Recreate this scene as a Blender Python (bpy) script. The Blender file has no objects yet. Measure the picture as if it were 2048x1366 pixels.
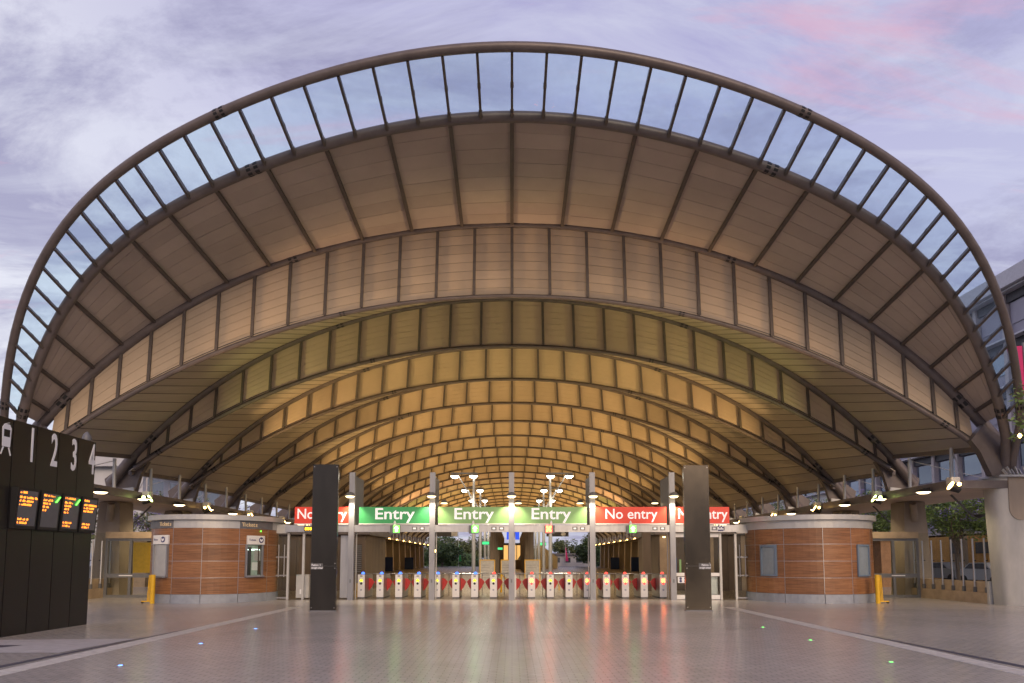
import bpy, bmesh, math, random
from mathutils import Vector, Matrix
random.seed(7)
R = math.radians
SC = bpy.context.scene
COL = SC.collection

# ---------------------------------------------------------------- camera
EYE = 1.70
cam_d = bpy.data.cameras.new('camera')
cam = bpy.data.objects.new('camera', cam_d); COL.objects.link(cam)
cam.location = (0.0, 0.0, EYE)
cam.rotation_euler = (R(95.0), 0, 0)
cam_d.sensor_width = 36.0
cam_d.lens = 36.0 * 1400.0 / 2048.0
cam_d.shift_y = (995.5 - 683.0) / 2048.0
cam_d.clip_end = 3000
SC.camera = cam

# ---------------------------------------------------------------- node helpers
def nn(nt, t, x=0, **kw):
    n = nt.nodes.new(t)
    for k, v in kw.items(): setattr(n, k, v)
    return n
def lk(nt, a, b): nt.links.new(a, b)
def math_n(nt, op, a, b=None, clamp=False):
    m = nn(nt, 'ShaderNodeMath', operation=op); m.use_clamp = clamp
    for i, v in enumerate((a, b)):
        if v is None: continue
        if isinstance(v, (int, float)): m.inputs[i].default_value = v
        else: lk(nt, v, m.inputs[i])
    return m.outputs[0]
def mix_c(nt, fac, a, b, mode='MIX'):
    m = nn(nt, 'ShaderNodeMix', data_type='RGBA', blend_type=mode)
    for s, v in ((0, fac), (6, a), (7, b)):
        if isinstance(v, (int, float)): m.inputs[s].default_value = v
        elif isinstance(v, tuple): m.inputs[s].default_value = (*v[:3], 1)
        else: lk(nt, v, m.inputs[s])
    return m.outputs[2]
def ramp(nt, fac, stops):
    r = nn(nt, 'ShaderNodeValToRGB')
    el = r.color_ramp.elements
    while len(el) < len(stops): el.new(0.5)
    for e, (p, c) in zip(el, stops):
        e.position = p
        e.color = (*c, 1) if isinstance(c, tuple) else (c, c, c, 1)
    lk(nt, fac, r.inputs[0])
    return r.outputs[0]

# ---------------------------------------------------------------- sky (dusk, clouded)
SUN_AZ = R(168)      # behind the camera, a little to the right (+Y is ahead)
SUN_EL = R(24)
GLOW_AZ = R(-58)     # the brightest part of the clouded western sky
W = bpy.data.worlds.new('World'); SC.world = W; W.use_nodes = True
nt = W.node_tree; nt.nodes.clear()
out = nn(nt, 'ShaderNodeOutputWorld'); bg = nn(nt, 'ShaderNodeBackground')
tc = nn(nt, 'ShaderNodeTexCoord')
sep = nn(nt, 'ShaderNodeSeparateXYZ'); lk(nt, tc.outputs['Generated'], sep.inputs[0])
dx, dy, dz = sep.outputs
zz = math_n(nt, 'ADD', math_n(nt, 'MAXIMUM', dz, 0.0), 0.16)
u = math_n(nt, 'DIVIDE', dx, math_n(nt, 'MULTIPLY', zz, -1.0)); v = math_n(nt, 'DIVIDE', dy, zz)
comb = nn(nt, 'ShaderNodeCombineXYZ'); lk(nt, u, comb.inputs[0]); lk(nt, v, comb.inputs[1])
def noise(vec, scale, detail, rough, off=(0, 0, 0), rot=0.0, sc=(1, 1, 1), dist=0.0):
    mp = nn(nt, 'ShaderNodeMapping'); mp.inputs['Location'].default_value = off
    mp.inputs['Rotation'].default_value = (0, 0, rot); mp.inputs['Scale'].default_value = sc
    lk(nt, vec, mp.inputs[0])
    n = nn(nt, 'ShaderNodeTexNoise'); n.inputs['Scale'].default_value = scale
    n.inputs['Detail'].default_value = detail; n.inputs['Roughness'].default_value = rough
    n.inputs['Distortion'].default_value = dist
    lk(nt, mp.outputs[0], n.inputs['Vector'])
    return n.outputs['Fac']
sky = nn(nt, 'ShaderNodeTexSky', sky_type='NISHITA'); sky.sun_disc = False
sky.sun_elevation = SUN_EL; sky.sun_rotation = SUN_AZ; sky.dust_density = 2.0
CL1 = (5.7, 2.4, 0); CL2 = (2.0, 7.0, 0); CL3 = (4.4, 1.1, 0)
# clear-air gradient: pale near the horizon, lavender blue above
base = ramp(nt, math_n(nt, 'MAXIMUM', dz, 0.0),
            [(0.0, (0.66, 0.67, 0.79)), (0.18, (0.71, 0.72, 0.86)), (0.36, (0.63, 0.64, 0.85)), (0.54, (0.51, 0.50, 0.76)), (0.75, (0.41, 0.39, 0.66)), (1.0, (0.38, 0.37, 0.62))])
# brighter towards where the sun went down
sd = Vector((math.sin(GLOW_AZ), math.cos(GLOW_AZ), 0.34)).normalized()
dot = nn(nt, 'ShaderNodeVectorMath', operation='DOT_PRODUCT'); lk(nt, tc.outputs['Generated'], dot.inputs[0])
dot.inputs[1].default_value = sd
glow = math_n(nt, 'POWER', math_n(nt, 'MAXIMUM', dot.outputs['Value'], 0.0), 6.0)
base = mix_c(nt, math_n(nt, 'MULTIPLY', glow, 0.95, True), base, (0.95, 0.95, 1.0))
# grey-mauve cloud masses
n1 = noise(comb.outputs[0], 1.7, 12, 0.66, CL1, R(-14), (0.85, 1.25, 1), 0.5)
c1 = ramp(nt, n1, [(0.45, 0.0), (0.60, 1.0)])
base = mix_c(nt, math_n(nt, 'MULTIPLY', c1, 0.85), base, (0.36, 0.345, 0.54))
# thin bright veils
n2 = noise(comb.outputs[0], 2.4, 8, 0.66, CL2, R(16), (0.7, 1.8, 1), 0.6)
c2 = ramp(nt, n2, [(0.48, 0.0), (0.72, 1.0)])
base = mix_c(nt, math_n(nt, 'MULTIPLY', c2, 0.55), base, (0.82, 0.84, 0.96))
# pink-lit streaks
n3 = noise(comb.outputs[0], 1.75, 9, 0.64, CL3, R(24), (0.5, 2.2, 1), 0.7)
c3 = ramp(nt, n3, [(0.56, 0.0), (0.68, 1.0)])
base = mix_c(nt, math_n(nt, 'MULTIPLY', c3, 0.62), base, (0.80, 0.47, 0.62))
add = mix_c(nt, 1.0, base, mix_c(nt, 1.0, sky.outputs[0], (0.012, 0.012, 0.012), 'MULTIPLY'), 'ADD')
lk(nt, add, bg.inputs['Color']); bg.inputs['Strength'].default_value = 0.77
lk(nt, bg.outputs[0], out.inputs[0])

# the sun is just down behind thin cloud: a weak, wide, warm key
sl = bpy.data.lights.new('sun', 'SUN'); sl.energy = 1.45; sl.angle = R(30); sl.color = (1.0, 0.74, 0.50)
so = bpy.data.objects.new('sun', sl); COL.objects.link(so)
so.rotation_euler = Vector((-math.sin(SUN_AZ), -math.cos(SUN_AZ), -math.tan(SUN_EL))).to_track_quat('-Z', 'Y').to_euler()

SC.view_settings.view_transform = 'Standard'; SC.view_settings.look = 'None'
SC.view_settings.gamma = 1.0; SC.view_settings.exposure = 0.25
SC.view_settings.use_curve_mapping = False
SC.cycles.max_bounces = 5; SC.cycles.diffuse_bounces = 2; SC.cycles.glossy_bounces = 2
SC.cycles.transparent_max_bounces = 12; SC.cycles.use_adaptive_sampling = True; SC.cycles.adaptive_threshold = 0.03; SC.cycles.use_denoising = True
SC.cycles.sample_clamp_indirect = 4.0

# ---------------------------------------------------------------- materials
M = {}
def mat(name, col, rough=0.5, metal=0.0, var=0.0, scale=6.0, bump=0.0, bscale=30.0, spec=0.5, coat=0.0, stretch=(1, 1, 1), rand=0.0, rvar=0.0):
    m = bpy.data.materials.new(name); m.use_nodes = True
    t = m.node_tree; b = t.nodes['Principled BSDF']
    b.inputs['Roughness'].default_value = rough; b.inputs['Metallic'].default_value = metal
    b.inputs['Specular IOR Level'].default_value = spec; b.inputs['Coat Weight'].default_value = coat
    b.inputs['Coat Roughness'].default_value = 0.15
    c = None
    co = nn(t, 'ShaderNodeTexCoord')
    mp = nn(t, 'ShaderNodeMapping'); mp.inputs['Scale'].default_value = stretch; lk(t, co.outputs['Object'], mp.inputs[0])
    if var > 0:
        n = nn(t, 'ShaderNodeTexNoise'); n.inputs['Scale'].default_value = scale; n.inputs['Detail'].default_value = 6
        n.inputs['Roughness'].default_value = 0.62
        lk(t, mp.outputs[0], n.inputs['Vector'])
        f = ramp(t, n.outputs['Fac'], [(0.30, 1 - var), (0.70, 1 + var * 0.6)])
        c = mix_c(t, 1.0, (col[0], col[1], col[2]), f, 'MULTIPLY')
        if rvar > 0:
            rr = ramp(t, n.outputs['Fac'], [(0.3, max(0.02, rough - rvar)), (0.7, min(1, rough + rvar))])
            lk(t, rr, b.inputs['Roughness'])
    if rand > 0:
        oi = nn(t, 'ShaderNodeObjectInfo')
        f2 = ramp(t, oi.outputs['Random'], [(0.0, 1 - rand), (1.0, 1 + rand * 0.5)])
        c = mix_c(t, 1.0, c if c is not None else (col[0], col[1], col[2]), f2, 'MULTIPLY')
    if c is None: b.inputs['Base Color'].default_value = (*col, 1)
    else: lk(t, c, b.inputs['Base Color'])
    if bump > 0:
        n = nn(t, 'ShaderNodeTexNoise'); n.inputs['Scale'].default_value = bscale; n.inputs['Detail'].default_value = 5
        lk(t, mp.outputs[0], n.inputs['Vector'])
        bp = nn(t, 'ShaderNodeBump'); bp.inputs['Strength'].default_value = bump; bp.inputs['Distance'].default_value = 0.02
        lk(t, n.outputs['Fac'], bp.inputs['Height']); lk(t, bp.outputs[0], b.inputs['Normal'])
    M[name] = m
    return m
def emis(name, col, s, base=(0.02, 0.02, 0.02)):
    m = bpy.data.materials.new(name); m.use_nodes = True
    b = m.node_tree.nodes['Principled BSDF']
    b.inputs['Base Color'].default_value = (*base, 1)
    b.inputs['Emission Color'].default_value = (*col, 1); b.inputs['Emission Strength'].default_value = s
    M[name] = m; return m
def glass(name, tint, refl=1.0, rough=0.02, haze=0.0, dirt=0.0):
    m = bpy.data.materials.new(name); m.use_nodes = True
    t = m.node_tree; t.nodes.clear()
    o = nn(t, 'ShaderNodeOutputMaterial'); tr = nn(t, 'ShaderNodeBsdfTransparent'); gl = nn(t, 'ShaderNodeBsdfGlossy')
    tr.inputs[0].default_value = (*tint, 1); gl.inputs['Roughness'].default_value = rough
    fr = nn(t, 'ShaderNodeFresnel'); fr.inputs[0].default_value = 1.5
    ge = nn(t, 'ShaderNodeNewGeometry'); ff = math_n(t, 'SUBTRACT', 1.0, ge.outputs['Backfacing'])   # only the entry face mirrors
    mx = nn(t, 'ShaderNodeMixShader'); lk(t, math_n(t, 'MULTIPLY', math_n(t, 'MULTIPLY', fr.outputs[0], refl, True), ff), mx.inputs[0])
    lk(t, tr.outputs[0], mx.inputs[1]); lk(t, gl.outputs[0], mx.inputs[2])
    last = mx.outputs[0]
    if haze > 0:
        df = nn(t, 'ShaderNodeBsdfTranslucent'); df.inputs[0].default_value = (0.6, 0.68, 0.75, 1)
        n = nn(t, 'ShaderNodeTexNoise'); n.inputs['Scale'].default_value = 1.6; n.inputs['Detail'].default_value = 6
        co = nn(t, 'ShaderNodeTexCoord'); lk(t, co.outputs['Object'], n.inputs['Vector'])
        f = ramp(t, n.outputs['Fac'], [(0.35, haze * 0.5), (0.7, haze * 1.4)])
        m2 = nn(t, 'ShaderNodeMixShader'); lk(t, f, m2.inputs[0]); lk(t, last, m2.inputs[1]); lk(t, df.outputs[0], m2.inputs[2])
        last = m2.outputs[0]
    lk(t, last, o.inputs[0]); M[name] = m; return m

mat('tube', (0.150, 0.122, 0.112), 0.42, 0.15, var=0.22, scale=2.2, bump=0.05, bscale=40)
mat('rib', (0.105, 0.084, 0.072), 0.5, var=0.2, scale=4)
mat('board', (0.44, 0.355, 0.30), 0.62, var=0.12, scale=0.55, rand=0.10, bump=0.04, bscale=9)
mat('fascia_board_lit', (0.55, 0.425, 0.295), 0.60, var=0.12, scale=0.55, rand=0.12, bump=0.04, bscale=9)  # warmer than board: amber lamp light on the fascias put into the colour
mat('slat', (0.50, 0.425, 0.345), 0.40, 0.2, var=0.07, scale=0.5, rand=0.12, rvar=0.02)
mat('roof_skin', (0.33, 0.32, 0.31), 0.5, 0.3)
mat('dark', (0.012, 0.012, 0.013), 0.5)
mat('steel', (0.46, 0.45, 0.44), 0.34, 0.75, var=0.12, scale=5, stretch=(1, 1, 0.2))
mat('grey_paint', (0.30, 0.30, 0.315), 0.42, 0.3, var=0.14, scale=3, stretch=(1, 1, 0.3))
mat('light_steel', (0.52, 0.51, 0.48), 0.42, 0.3, var=0.10, scale=3)
mat('mid_grey', (0.16, 0.16, 0.165), 0.5, 0.2, var=0.1)
mat('concrete', (0.45, 0.435, 0.40), 0.8, var=0.22, scale=1.3, bump=0.25, bscale=22, stretch=(1, 1, 0.35))
mat('brown_concrete', (0.34, 0.275, 0.21), 0.75, var=0.22, scale=1.0, bump=0.2, bscale=18, stretch=(1, 1, 0.3))
mat('sandstone', (0.42, 0.31, 0.20), 0.75, var=0.22, scale=2.2, bump=0.2, bscale=26)
mat('soffit', (0.52, 0.41, 0.33), 0.55, var=0.15, scale=0.7)
mat('black_panel', (0.016, 0.014, 0.013), 0.36, 0.0, var=0.10, scale=0.6, rvar=0.03, spec=0.5)
mat('pillar_black', (0.070, 0.060, 0.049), 0.19, 1.0, var=0.18, scale=1.2, rvar=0.04, stretch=(1, 1, 0.4))
mat('white_paint', (0.82, 0.80, 0.76), 0.4, var=0.06, scale=4)
mat('letter_white', (0.86, 0.86, 0.86), 0.5)
mat('letter_lit', (0.86, 0.86, 0.86), 0.5)
mat('letter_cream', (0.80, 0.62, 0.36), 0.5)
mat('letter_navy', (0.05, 0.05, 0.16), 0.5)
mat('paddle_red', (0.55, 0.035, 0.03), 0.35, var=0.1)
mat('yellow', (0.80, 0.46, 0.015), 0.42, var=0.12, scale=5)
mat('navy', (0.012, 0.035, 0.14), 0.5, var=0.1)
mat('lime', (0.35, 0.55, 0.22), 0.5)
mat('plinth', (0.34, 0.36, 0.39), 0.5, 0.2, var=0.22, scale=2.4, rvar=0.1)
mat('interior', (0.20, 0.16, 0.12), 0.7, var=0.25, scale=1.5)
mat('brown_wall', (0.115, 0.080, 0.052), 0.6, var=0.3, scale=1.6, stretch=(1, 1, 0.25))
mat('louvre', (0.055, 0.045, 0.035), 0.5)
mat('asphalt', (0.05, 0.05, 0.052), 0.85, var=0.25, scale=3, bump=0.3, bscale=80)
mat('band', (0.58, 0.55, 0.49), 0.6, var=0.25, scale=7, bump=0.3, bscale=60)
mat('drain', (0.075, 0.070, 0.085), 0.6, var=0.2)
mat('stone_strip', (0.44, 0.42, 0.40), 0.6, var=0.18, scale=4, bump=0.15, bscale=40)
mat('grass', (0.035, 0.06, 0.02), 0.9, var=0.35, scale=0.8)
mat('bark', (0.20, 0.16, 0.125), 0.85, var=0.3, scale=8, bump=0.4, bscale=18)
mat('office_cladding', (0.33, 0.31, 0.38), 0.45, 0.2, var=0.10, scale=0.8)
mat('office_fin', (0.55, 0.48, 0.47), 0.55, var=0.12)
mat('office_light', (0.60, 0.58, 0.62), 0.5, var=0.1)
mat('office_dark', (0.055, 0.052, 0.062), 0.5, var=0.2)
mat('pale_wall', (0.55, 0.55, 0.56), 0.65, var=0.10, scale=0.5)
mat('car_white', (0.66, 0.68, 0.71), 0.25, coat=0.6)
mat('car_silver', (0.42, 0.45, 0.48), 0.28, 0.5, coat=0.5)
mat('rubber', (0.02, 0.02, 0.02), 0.8)
mat('orange_wall', (0.68, 0.36, 0.10), 0.6, var=0.2, scale=2)
mat('brick', (0.36, 0.20, 0.11), 0.75, var=0.25, scale=3)
mat('pink_flag', (0.62, 0.02, 0.16), 0.6)
mat('green_flag', (0.03, 0.30, 0.07), 0.6)
mat('map_paper', (0.50, 0.48, 0.46), 0.4, var=0.16, scale=7)
mat('sign_plate', (0.10, 0.10, 0.10), 0.5)
mat('window_grey', (0.25, 0.29, 0.31), 0.12, var=0.08, spec=0.6)
mat('frame_blue', (0.20, 0.26, 0.33), 0.4, 0.3)
mat('office_glass', (0.20, 0.24, 0.30), 0.06, 0.6, rand=0.5)
mat('booth_glow_wall', (0.42, 0.52, 0.44), 0.6, var=0.25, scale=4)
glass('canopy_glass', (0.885, 0.955, 0.975), 0.3, 0.03, haze=0.06)
glass('clear_glass', (0.92, 0.95, 0.94), 0.45)
glass('screen_glass', (0.93, 0.945, 0.92), 0.6)
emis('lamp_warm', (1.0, 0.78, 0.45), 5)
emis('lamp_white', (1.0, 0.95, 0.80), 16)
emis('lamp_amber', (1.0, 0.60, 0.18), 14)
emis('lamp_green', (0.75, 1.0, 0.25), 16)
emis('led_orange', (1.0, 0.24, 0.02), 3.4)
emis('led_amber', (1.0, 0.50, 0.02), 3.2)
emis('led_green', (0.12, 1.0, 0.06), 4.0)
emis('led_green_core', (0.65, 1.0, 0.55), 7.0)
emis('led_red', (1.0, 0.035, 0.02), 13.0)
emis('led_red_soft', (1.0, 0.07, 0.05), 2.0)
emis('led_yellow', (1.0, 0.85, 0.02), 1.5)
emis('led_yellow_hot', (1.0, 0.62, 0.06), 6.0)
emis('led_blue', (0.05, 0.16, 1.0), 3.0)
emis('stud_blue', (0.12, 0.30, 1.0), 4.5)
emis('stud_green', (0.2, 1.0, 0.2), 2.6)
emis('screen_blue', (0.01, 0.09, 0.85), 0.9)
emis('lit_room', (1.0, 0.55, 0.17), 0.85, (0.5, 0.3, 0.12))
emis('booth_lamp', (0.80, 1.0, 0.86), 5)
emis('exit_green', (0.05, 0.85, 0.25), 1.2)

def sign_mat(name, col, glowcol, g):
    m = mat(name, col, 0.35, var=0.08, scale=0.8)
    b = m.node_tree.nodes['Principled BSDF']
    b.inputs['Emission Color'].default_value = (*glowcol, 1); b.inputs['Emission Strength'].default_value = g
for q_ in ('letter_lit',):
    b_ = M[q_].node_tree.nodes['Principled BSDF']; b_.inputs['Emission Color'].default_value = (1, 0.97, 0.92, 1); b_.inputs['Emission Strength'].default_value = 0.28
sign_mat('sign_green', (0.05, 0.30, 0.10), (0.05, 0.34, 0.10), 0.16)
sign_mat('sign_green_lit', (0.19, 0.36, 0.13), (0.30, 0.42, 0.15), 0.16)  # green sign face with lamp light from behind put into colour and glow
sign_mat('sign_red', (0.66, 0.05, 0.025), (0.75, 0.06, 0.03), 0.22)
sign_mat('sign_white', (0.78, 0.77, 0.78), (0.8, 0.8, 0.8), 0.10)

# timber cladding: horizontal boards in warm cedar
def wood_mat():
    m = bpy.data.materials.new('timber'); m.use_nodes = True
    t = m.node_tree; b = t.nodes['Principled BSDF']
    co = nn(t, 'ShaderNodeTexCoord'); mp = nn(t, 'ShaderNodeMapping'); mp.inputs['Scale'].default_value = (0.7, 0.7, 13)
    oi = nn(t, 'ShaderNodeObjectInfo')
    va = nn(t, 'ShaderNodeVectorMath', operation='ADD'); lk(t, co.outputs['Object'], va.inputs[0]); 
    cx = nn(t, 'ShaderNodeCombineXYZ'); lk(t, math_n(t, 'MULTIPLY', oi.outputs['Random'], 40), cx.inputs[0]); lk(t, cx.outputs[0], va.inputs[1])
    lk(t, va.outputs[0], mp.inputs[0])
    n = nn(t, 'ShaderNodeTexNoise'); n.inputs['Scale'].default_value = 1.6; n.inputs['Detail'].default_value = 8; n.inputs['Roughness'].default_value = 0.7
    lk(t, mp.outputs[0], n.inputs['Vector'])
    c = ramp(t, n.outputs['Fac'], [(0.28, (0.125, 0.050, 0.019)), (0.5, (0.27, 0.118, 0.044)), (0.74, (0.40, 0.195, 0.080))])
    f2 = ramp(t, oi.outputs['Random'], [(0.0, 0.78), (1.0, 1.12)])
    c = mix_c(t, 1.0, c, f2, 'MULTIPLY')
    lk(t, c, b.inputs['Base Color'])
    b.inputs['Roughness'].default_value = 0.36
    bp = nn(t, 'ShaderNodeBump'); bp.inputs['Strength'].default_value = 0.12; bp.inputs['Distance'].default_value = 0.01
    lk(t, n.outputs['Fac'], bp.inputs['Height']); lk(t, bp.outputs[0], b.inputs['Normal'])
    M['timber'] = m
wood_mat()

# small clay pavers, worn smooth: joints, tonal drift and a slight polish
def paver_mat(name, c1, c2, joint, rlo, rhi):
    m = bpy.data.materials.new(name); m.use_nodes = True
    t = m.node_tree; b = t.nodes['Principled BSDF']
    co = nn(t, 'ShaderNodeTexCoord')
    br = nn(t, 'ShaderNodeTexBrick'); br.inputs['Scale'].default_value = 1.0
    br.inputs['Brick Width'].default_value = 0.23; br.inputs['Row Height'].default_value = 0.115
    br.inputs['Mortar Size'].default_value = 0.009; br.inputs['Mortar Smooth'].default_value = 0.4
    br.inputs['Color1'].default_value = (*c1, 1); br.inputs['Color2'].default_value = (*c2, 1); br.inputs['Mortar'].default_value = (*joint, 1)
    lk(t, co.outputs['Object'], br.inputs['Vector'])
    n = nn(t, 'ShaderNodeTexNoise'); n.inputs['Scale'].default_value = 0.28; n.inputs['Detail'].default_value = 8; n.inputs['Roughness'].default_value = 0.65
    lk(t, co.outputs['Object'], n.inputs['Vector'])
    f = ramp(t, n.outputs['Fac'], [(0.28, 0.80), (0.5, 1.0), (0.72, 1.10)])
    vo = nn(t, 'ShaderNodeTexVoronoi'); vo.inputs['Scale'].default_value = 1.15; lk(t, co.outputs['Object'], vo.inputs['Vector'])
    gum = ramp(t, vo.outputs['Distance'], [(0.022, 0.72), (0.034, 1.0)])
    f = mix_c(t, 1.0, f, gum, 'MULTIPLY')
    n2 = nn(t, 'ShaderNodeTexNoise'); n2.inputs['Scale'].default_value = 9; n2.inputs['Detail'].default_value = 4
    lk(t, co.outputs['Object'], n2.inputs['Vector'])
    f3 = ramp(t, n2.outputs['Fac'], [(0.25, 0.955), (0.5, 1.0), (0.75, 1.03)])
    c = mix_c(t, 1.0, mix_c(t, 1.0, br.outputs['Color'], f, 'MULTIPLY'), f3, 'MULTIPLY')
    lk(t, c, b.inputs['Base Color'])
    rr = ramp(t, n2.outputs['Fac'], [(0.3, rlo), (0.7, rhi)]); lk(t, rr, b.inputs['Roughness'])
    b.inputs['Specular IOR Level'].default_value = 0.5
    hgt = math_n(t, 'ADD', math_n(t, 'MULTIPLY', br.outputs['Fac'], -1.0), math_n(t, 'MULTIPLY', n2.outputs['Fac'], 0.9))
    bp = nn(t, 'ShaderNodeBump'); bp.inputs['Strength'].default_value = 0.035; bp.inputs['Distance'].default_value = 0.01
    lk(t, hgt, bp.inputs['Height']); lk(t, bp.outputs[0], b.inputs['Normal'])
    M[name] = m
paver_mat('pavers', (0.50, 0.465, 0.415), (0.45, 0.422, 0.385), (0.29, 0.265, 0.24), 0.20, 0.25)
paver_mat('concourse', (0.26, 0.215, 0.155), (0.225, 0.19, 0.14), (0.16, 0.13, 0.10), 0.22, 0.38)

def leaf_mat(name, col, var=0.45):
    m = bpy.data.materials.new(name); m.use_nodes = True
    t = m.node_tree; b = t.nodes['Principled BSDF']
    g = nn(t, 'ShaderNodeNewGeometry')
    f = ramp(t, g.outputs['Random Per Island'], [(0.0, 1 - var), (1.0, 1 + var)])
    lk(t, mix_c(t, 1.0, col, f, 'MULTIPLY'), b.inputs['Base Color'])
    b.inputs['Roughness'].default_value = 0.6
    b.inputs['Transmission Weight'].default_value = 0.0
    b.inputs['Subsurface Weight'].default_value = 0.0
    M[name] = m
leaf_mat('leaf_green', (0.17, 0.25, 0.07))
leaf_mat('leaf_dark', (0.060, 0.105, 0.035))
leaf_mat('leaf_olive', (0.115, 0.140, 0.060))
leaf_mat('blossom', (0.24, 0.19, 0.44), 0.3)

# ---------------------------------------------------------------- mesh helpers
class MB:
    def __init__(s): s.v = []; s.f = []
    def quadbox(s, p):            # 8 points: 0-3 bottom loop, 4-7 top loop
        b = len(s.v); s.v += [tuple(q) for q in p]
        for f in ((3, 2, 1, 0), (4, 5, 6, 7), (0, 1, 5, 4), (1, 2, 6, 5), (2, 3, 7, 6), (3, 0, 4, 7)):
            s.f.append(tuple(b + i for i in f))
        return s
    def box(s, x0, x1, y0, y1, z0, z1):
        return s.quadbox([(x0, y0, z0), (x1, y0, z0), (x1, y1, z0), (x0, y1, z0), (x0, y0, z1), (x1, y0, z1), (x1, y1, z1), (x0, y1, z1)])
    def bar(s, a, b, w, h, up=(0, 0, 1)):   # box along a->b, width w (sideways), height h centred
        a = Vector(a); b = Vector(b); d = (b - a).normalized(); up = Vector(up)
        sx = d.cross(up)
        if sx.length < 1e-5: sx = d.cross(Vector((1, 0, 0)))
        sx.normalize(); uz = sx.cross(d).normalized()
        p = []
        for e in (-1, 1):
            p += [a + sx * (-w / 2) + uz * (e * h / 2), a + sx * (w / 2) + uz * (e * h / 2), b + sx * (w / 2) + uz * (e * h / 2), b + sx * (-w / 2) + uz * (e * h / 2)]
        return s.quadbox(p)
    def tube(s, path, rad, n=10, cap=True):
        path = [Vector(p) for p in path]; N = len(path)
        if not hasattr(rad, '__len__'): rad = [rad] * N
        b = len(s.v); prev = None
        for i, p in enumerate(path):
            d = (path[min(i + 1, N - 1)] - path[max(i - 1, 0)]).normalized()
            if prev is None:
                ref = Vector((0, 0, 1)) if abs(d.z) < 0.9 else Vector((1, 0, 0))
                sx = d.cross(ref).normalized()
            else:
                sx = (prev - d * prev.dot(d)).normalized()
            prev = sx; sy = d.cross(sx)
            for k in range(n):
                a = 2 * math.pi * k / n
                s.v.append(tuple(p + (sx * math.cos(a) + sy * math.sin(a)) * rad[i]))
        for i in range(N - 1):
            for k in range(n):
                k2 = (k + 1) % n
                s.f.append((b + i * n + k, b + i * n + k2, b + (i + 1) * n + k2, b + (i + 1) * n + k))
        if cap:
            s.f.append(tuple(b + k for k in range(n - 1, -1, -1))); s.f.append(tuple(b + (N - 1) * n + k for k in range(n)))
        return s
    def lathe(s, prof, n=20, c=(0, 0, 0), axis='z'):   # prof: (r, h)
        b = len(s.v)
        for r, h in prof:
            for k in range(n):
                a = 2 * math.pi * k / n
                if axis == 'z': q = (c[0] + r * math.cos(a), c[1] + r * math.sin(a), c[2] + h)
                elif axis == 'y': q = (c[0] + r * math.cos(a), c[1] + h, c[2] + r * math.sin(a))
                else: q = (c[0] + h, c[1] + r * math.cos(a), c[2] + r * math.sin(a))
                s.v.append(q)
        for i in range(len(prof) - 1):
            for k in range(n):
                k2 = (k + 1) % n
                s.f.append((b + i * n + k, b + i * n + k2, b + (i + 1) * n + k2, b + (i + 1) * n + k))
        s.f.append(tuple(b + k for k in range(n - 1, -1, -1)))
        s.f.append(tuple(b + (len(prof) - 1) * n + k for k in range(n)))
        return s
    def prism(s, poly, a0, a1, axis='z'):     # poly of 2D points extruded along axis
        b = len(s.v); n = len(poly)
        for a in (a0, a1):
            for p, q in poly:
                s.v.append((p, q, a) if axis == 'z' else (p, a, q) if axis == 'y' else (a, p, q))
        for k in range(n):
            k2 = (k + 1) % n
            s.f.append((b + k, b + k2, b + n + k2, b + n + k))
        s.f.append(tuple(b + k for k in range(n - 1, -1, -1))); s.f.append(tuple(b + n + k for k in range(n)))
        return s
    def arcwall(s, cx, cy, r0, r1, a0, a1, z0, z1, n=8):
        poly = [(cx + r1 * math.cos(a0 + (a1 - a0) * i / n), cy + r1 * math.sin(a0 + (a1 - a0) * i / n)) for i in range(n + 1)]
        inn = [(cx + r0 * math.cos(a0 + (a1 - a0) * i / n), cy + r0 * math.sin(a0 + (a1 - a0) * i / n)) for i in range(n + 1)]
        for i in range(n):
            q = [inn[i], poly[i], poly[i + 1], inn[i + 1]]
            s.quadbox([(*p, z0) for p in q] + [(*p, z1) for p in q])
        return s
    def mesh(s, name, m, smooth=0):
        me = bpy.data.meshes.new(name); me.from_pydata(s.v, [], s.f)
        bm = bmesh.new(); bm.from_mesh(me); bmesh.ops.recalc_face_normals(bm, faces=bm.faces); bm.to_mesh(me); bm.free()
        me.materials.append(M[m] if isinstance(m, str) else m)
        if smooth:
            for p in me.polygons: p.use_smooth = True
            me.set_sharp_from_angle(angle=R(smooth))
        me.update(); return me
    def build(s, name, m, parent=None, smooth=0):
        return obj(name, s.mesh(name, m, smooth), parent)
def obj(name, me, parent=None):
    o = bpy.data.objects.new(name, me); COL.objects.link(o)
    if parent is not None: put(o, parent)
    return o
def put(o, parent):               # keep world coordinates: meshes are written in world space
    o.parent = parent
    o.matrix_parent_inverse = Matrix.Translation(-parent_loc(parent)) if parent_loc(parent).length else Matrix()
def parent_loc(p):
    return p.location if p.type == 'EMPTY' else Vector((0, 0, 0))
def tag(o, label=None, cat=None, group=None, kind=None):
    if label: o['label'] = label
    if cat: o['category'] = cat
    if group: o['group'] = group
    if kind: o['kind'] = kind
    return o
def thing(name, label, cat, loc=(0, 0, 0), group=None):
    e = bpy.data.objects.new(name, None); COL.objects.link(e); e.location = loc; e.empty_display_size = 0.2
    return tag(e, label, cat, group, 'thing')
def copy_tree(o, parent=None):
    c = o.copy(); COL.objects.link(c)
    if parent is not None: c.parent = parent
    for ch in list(o.children): copy_tree(ch, c)
    return c
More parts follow.
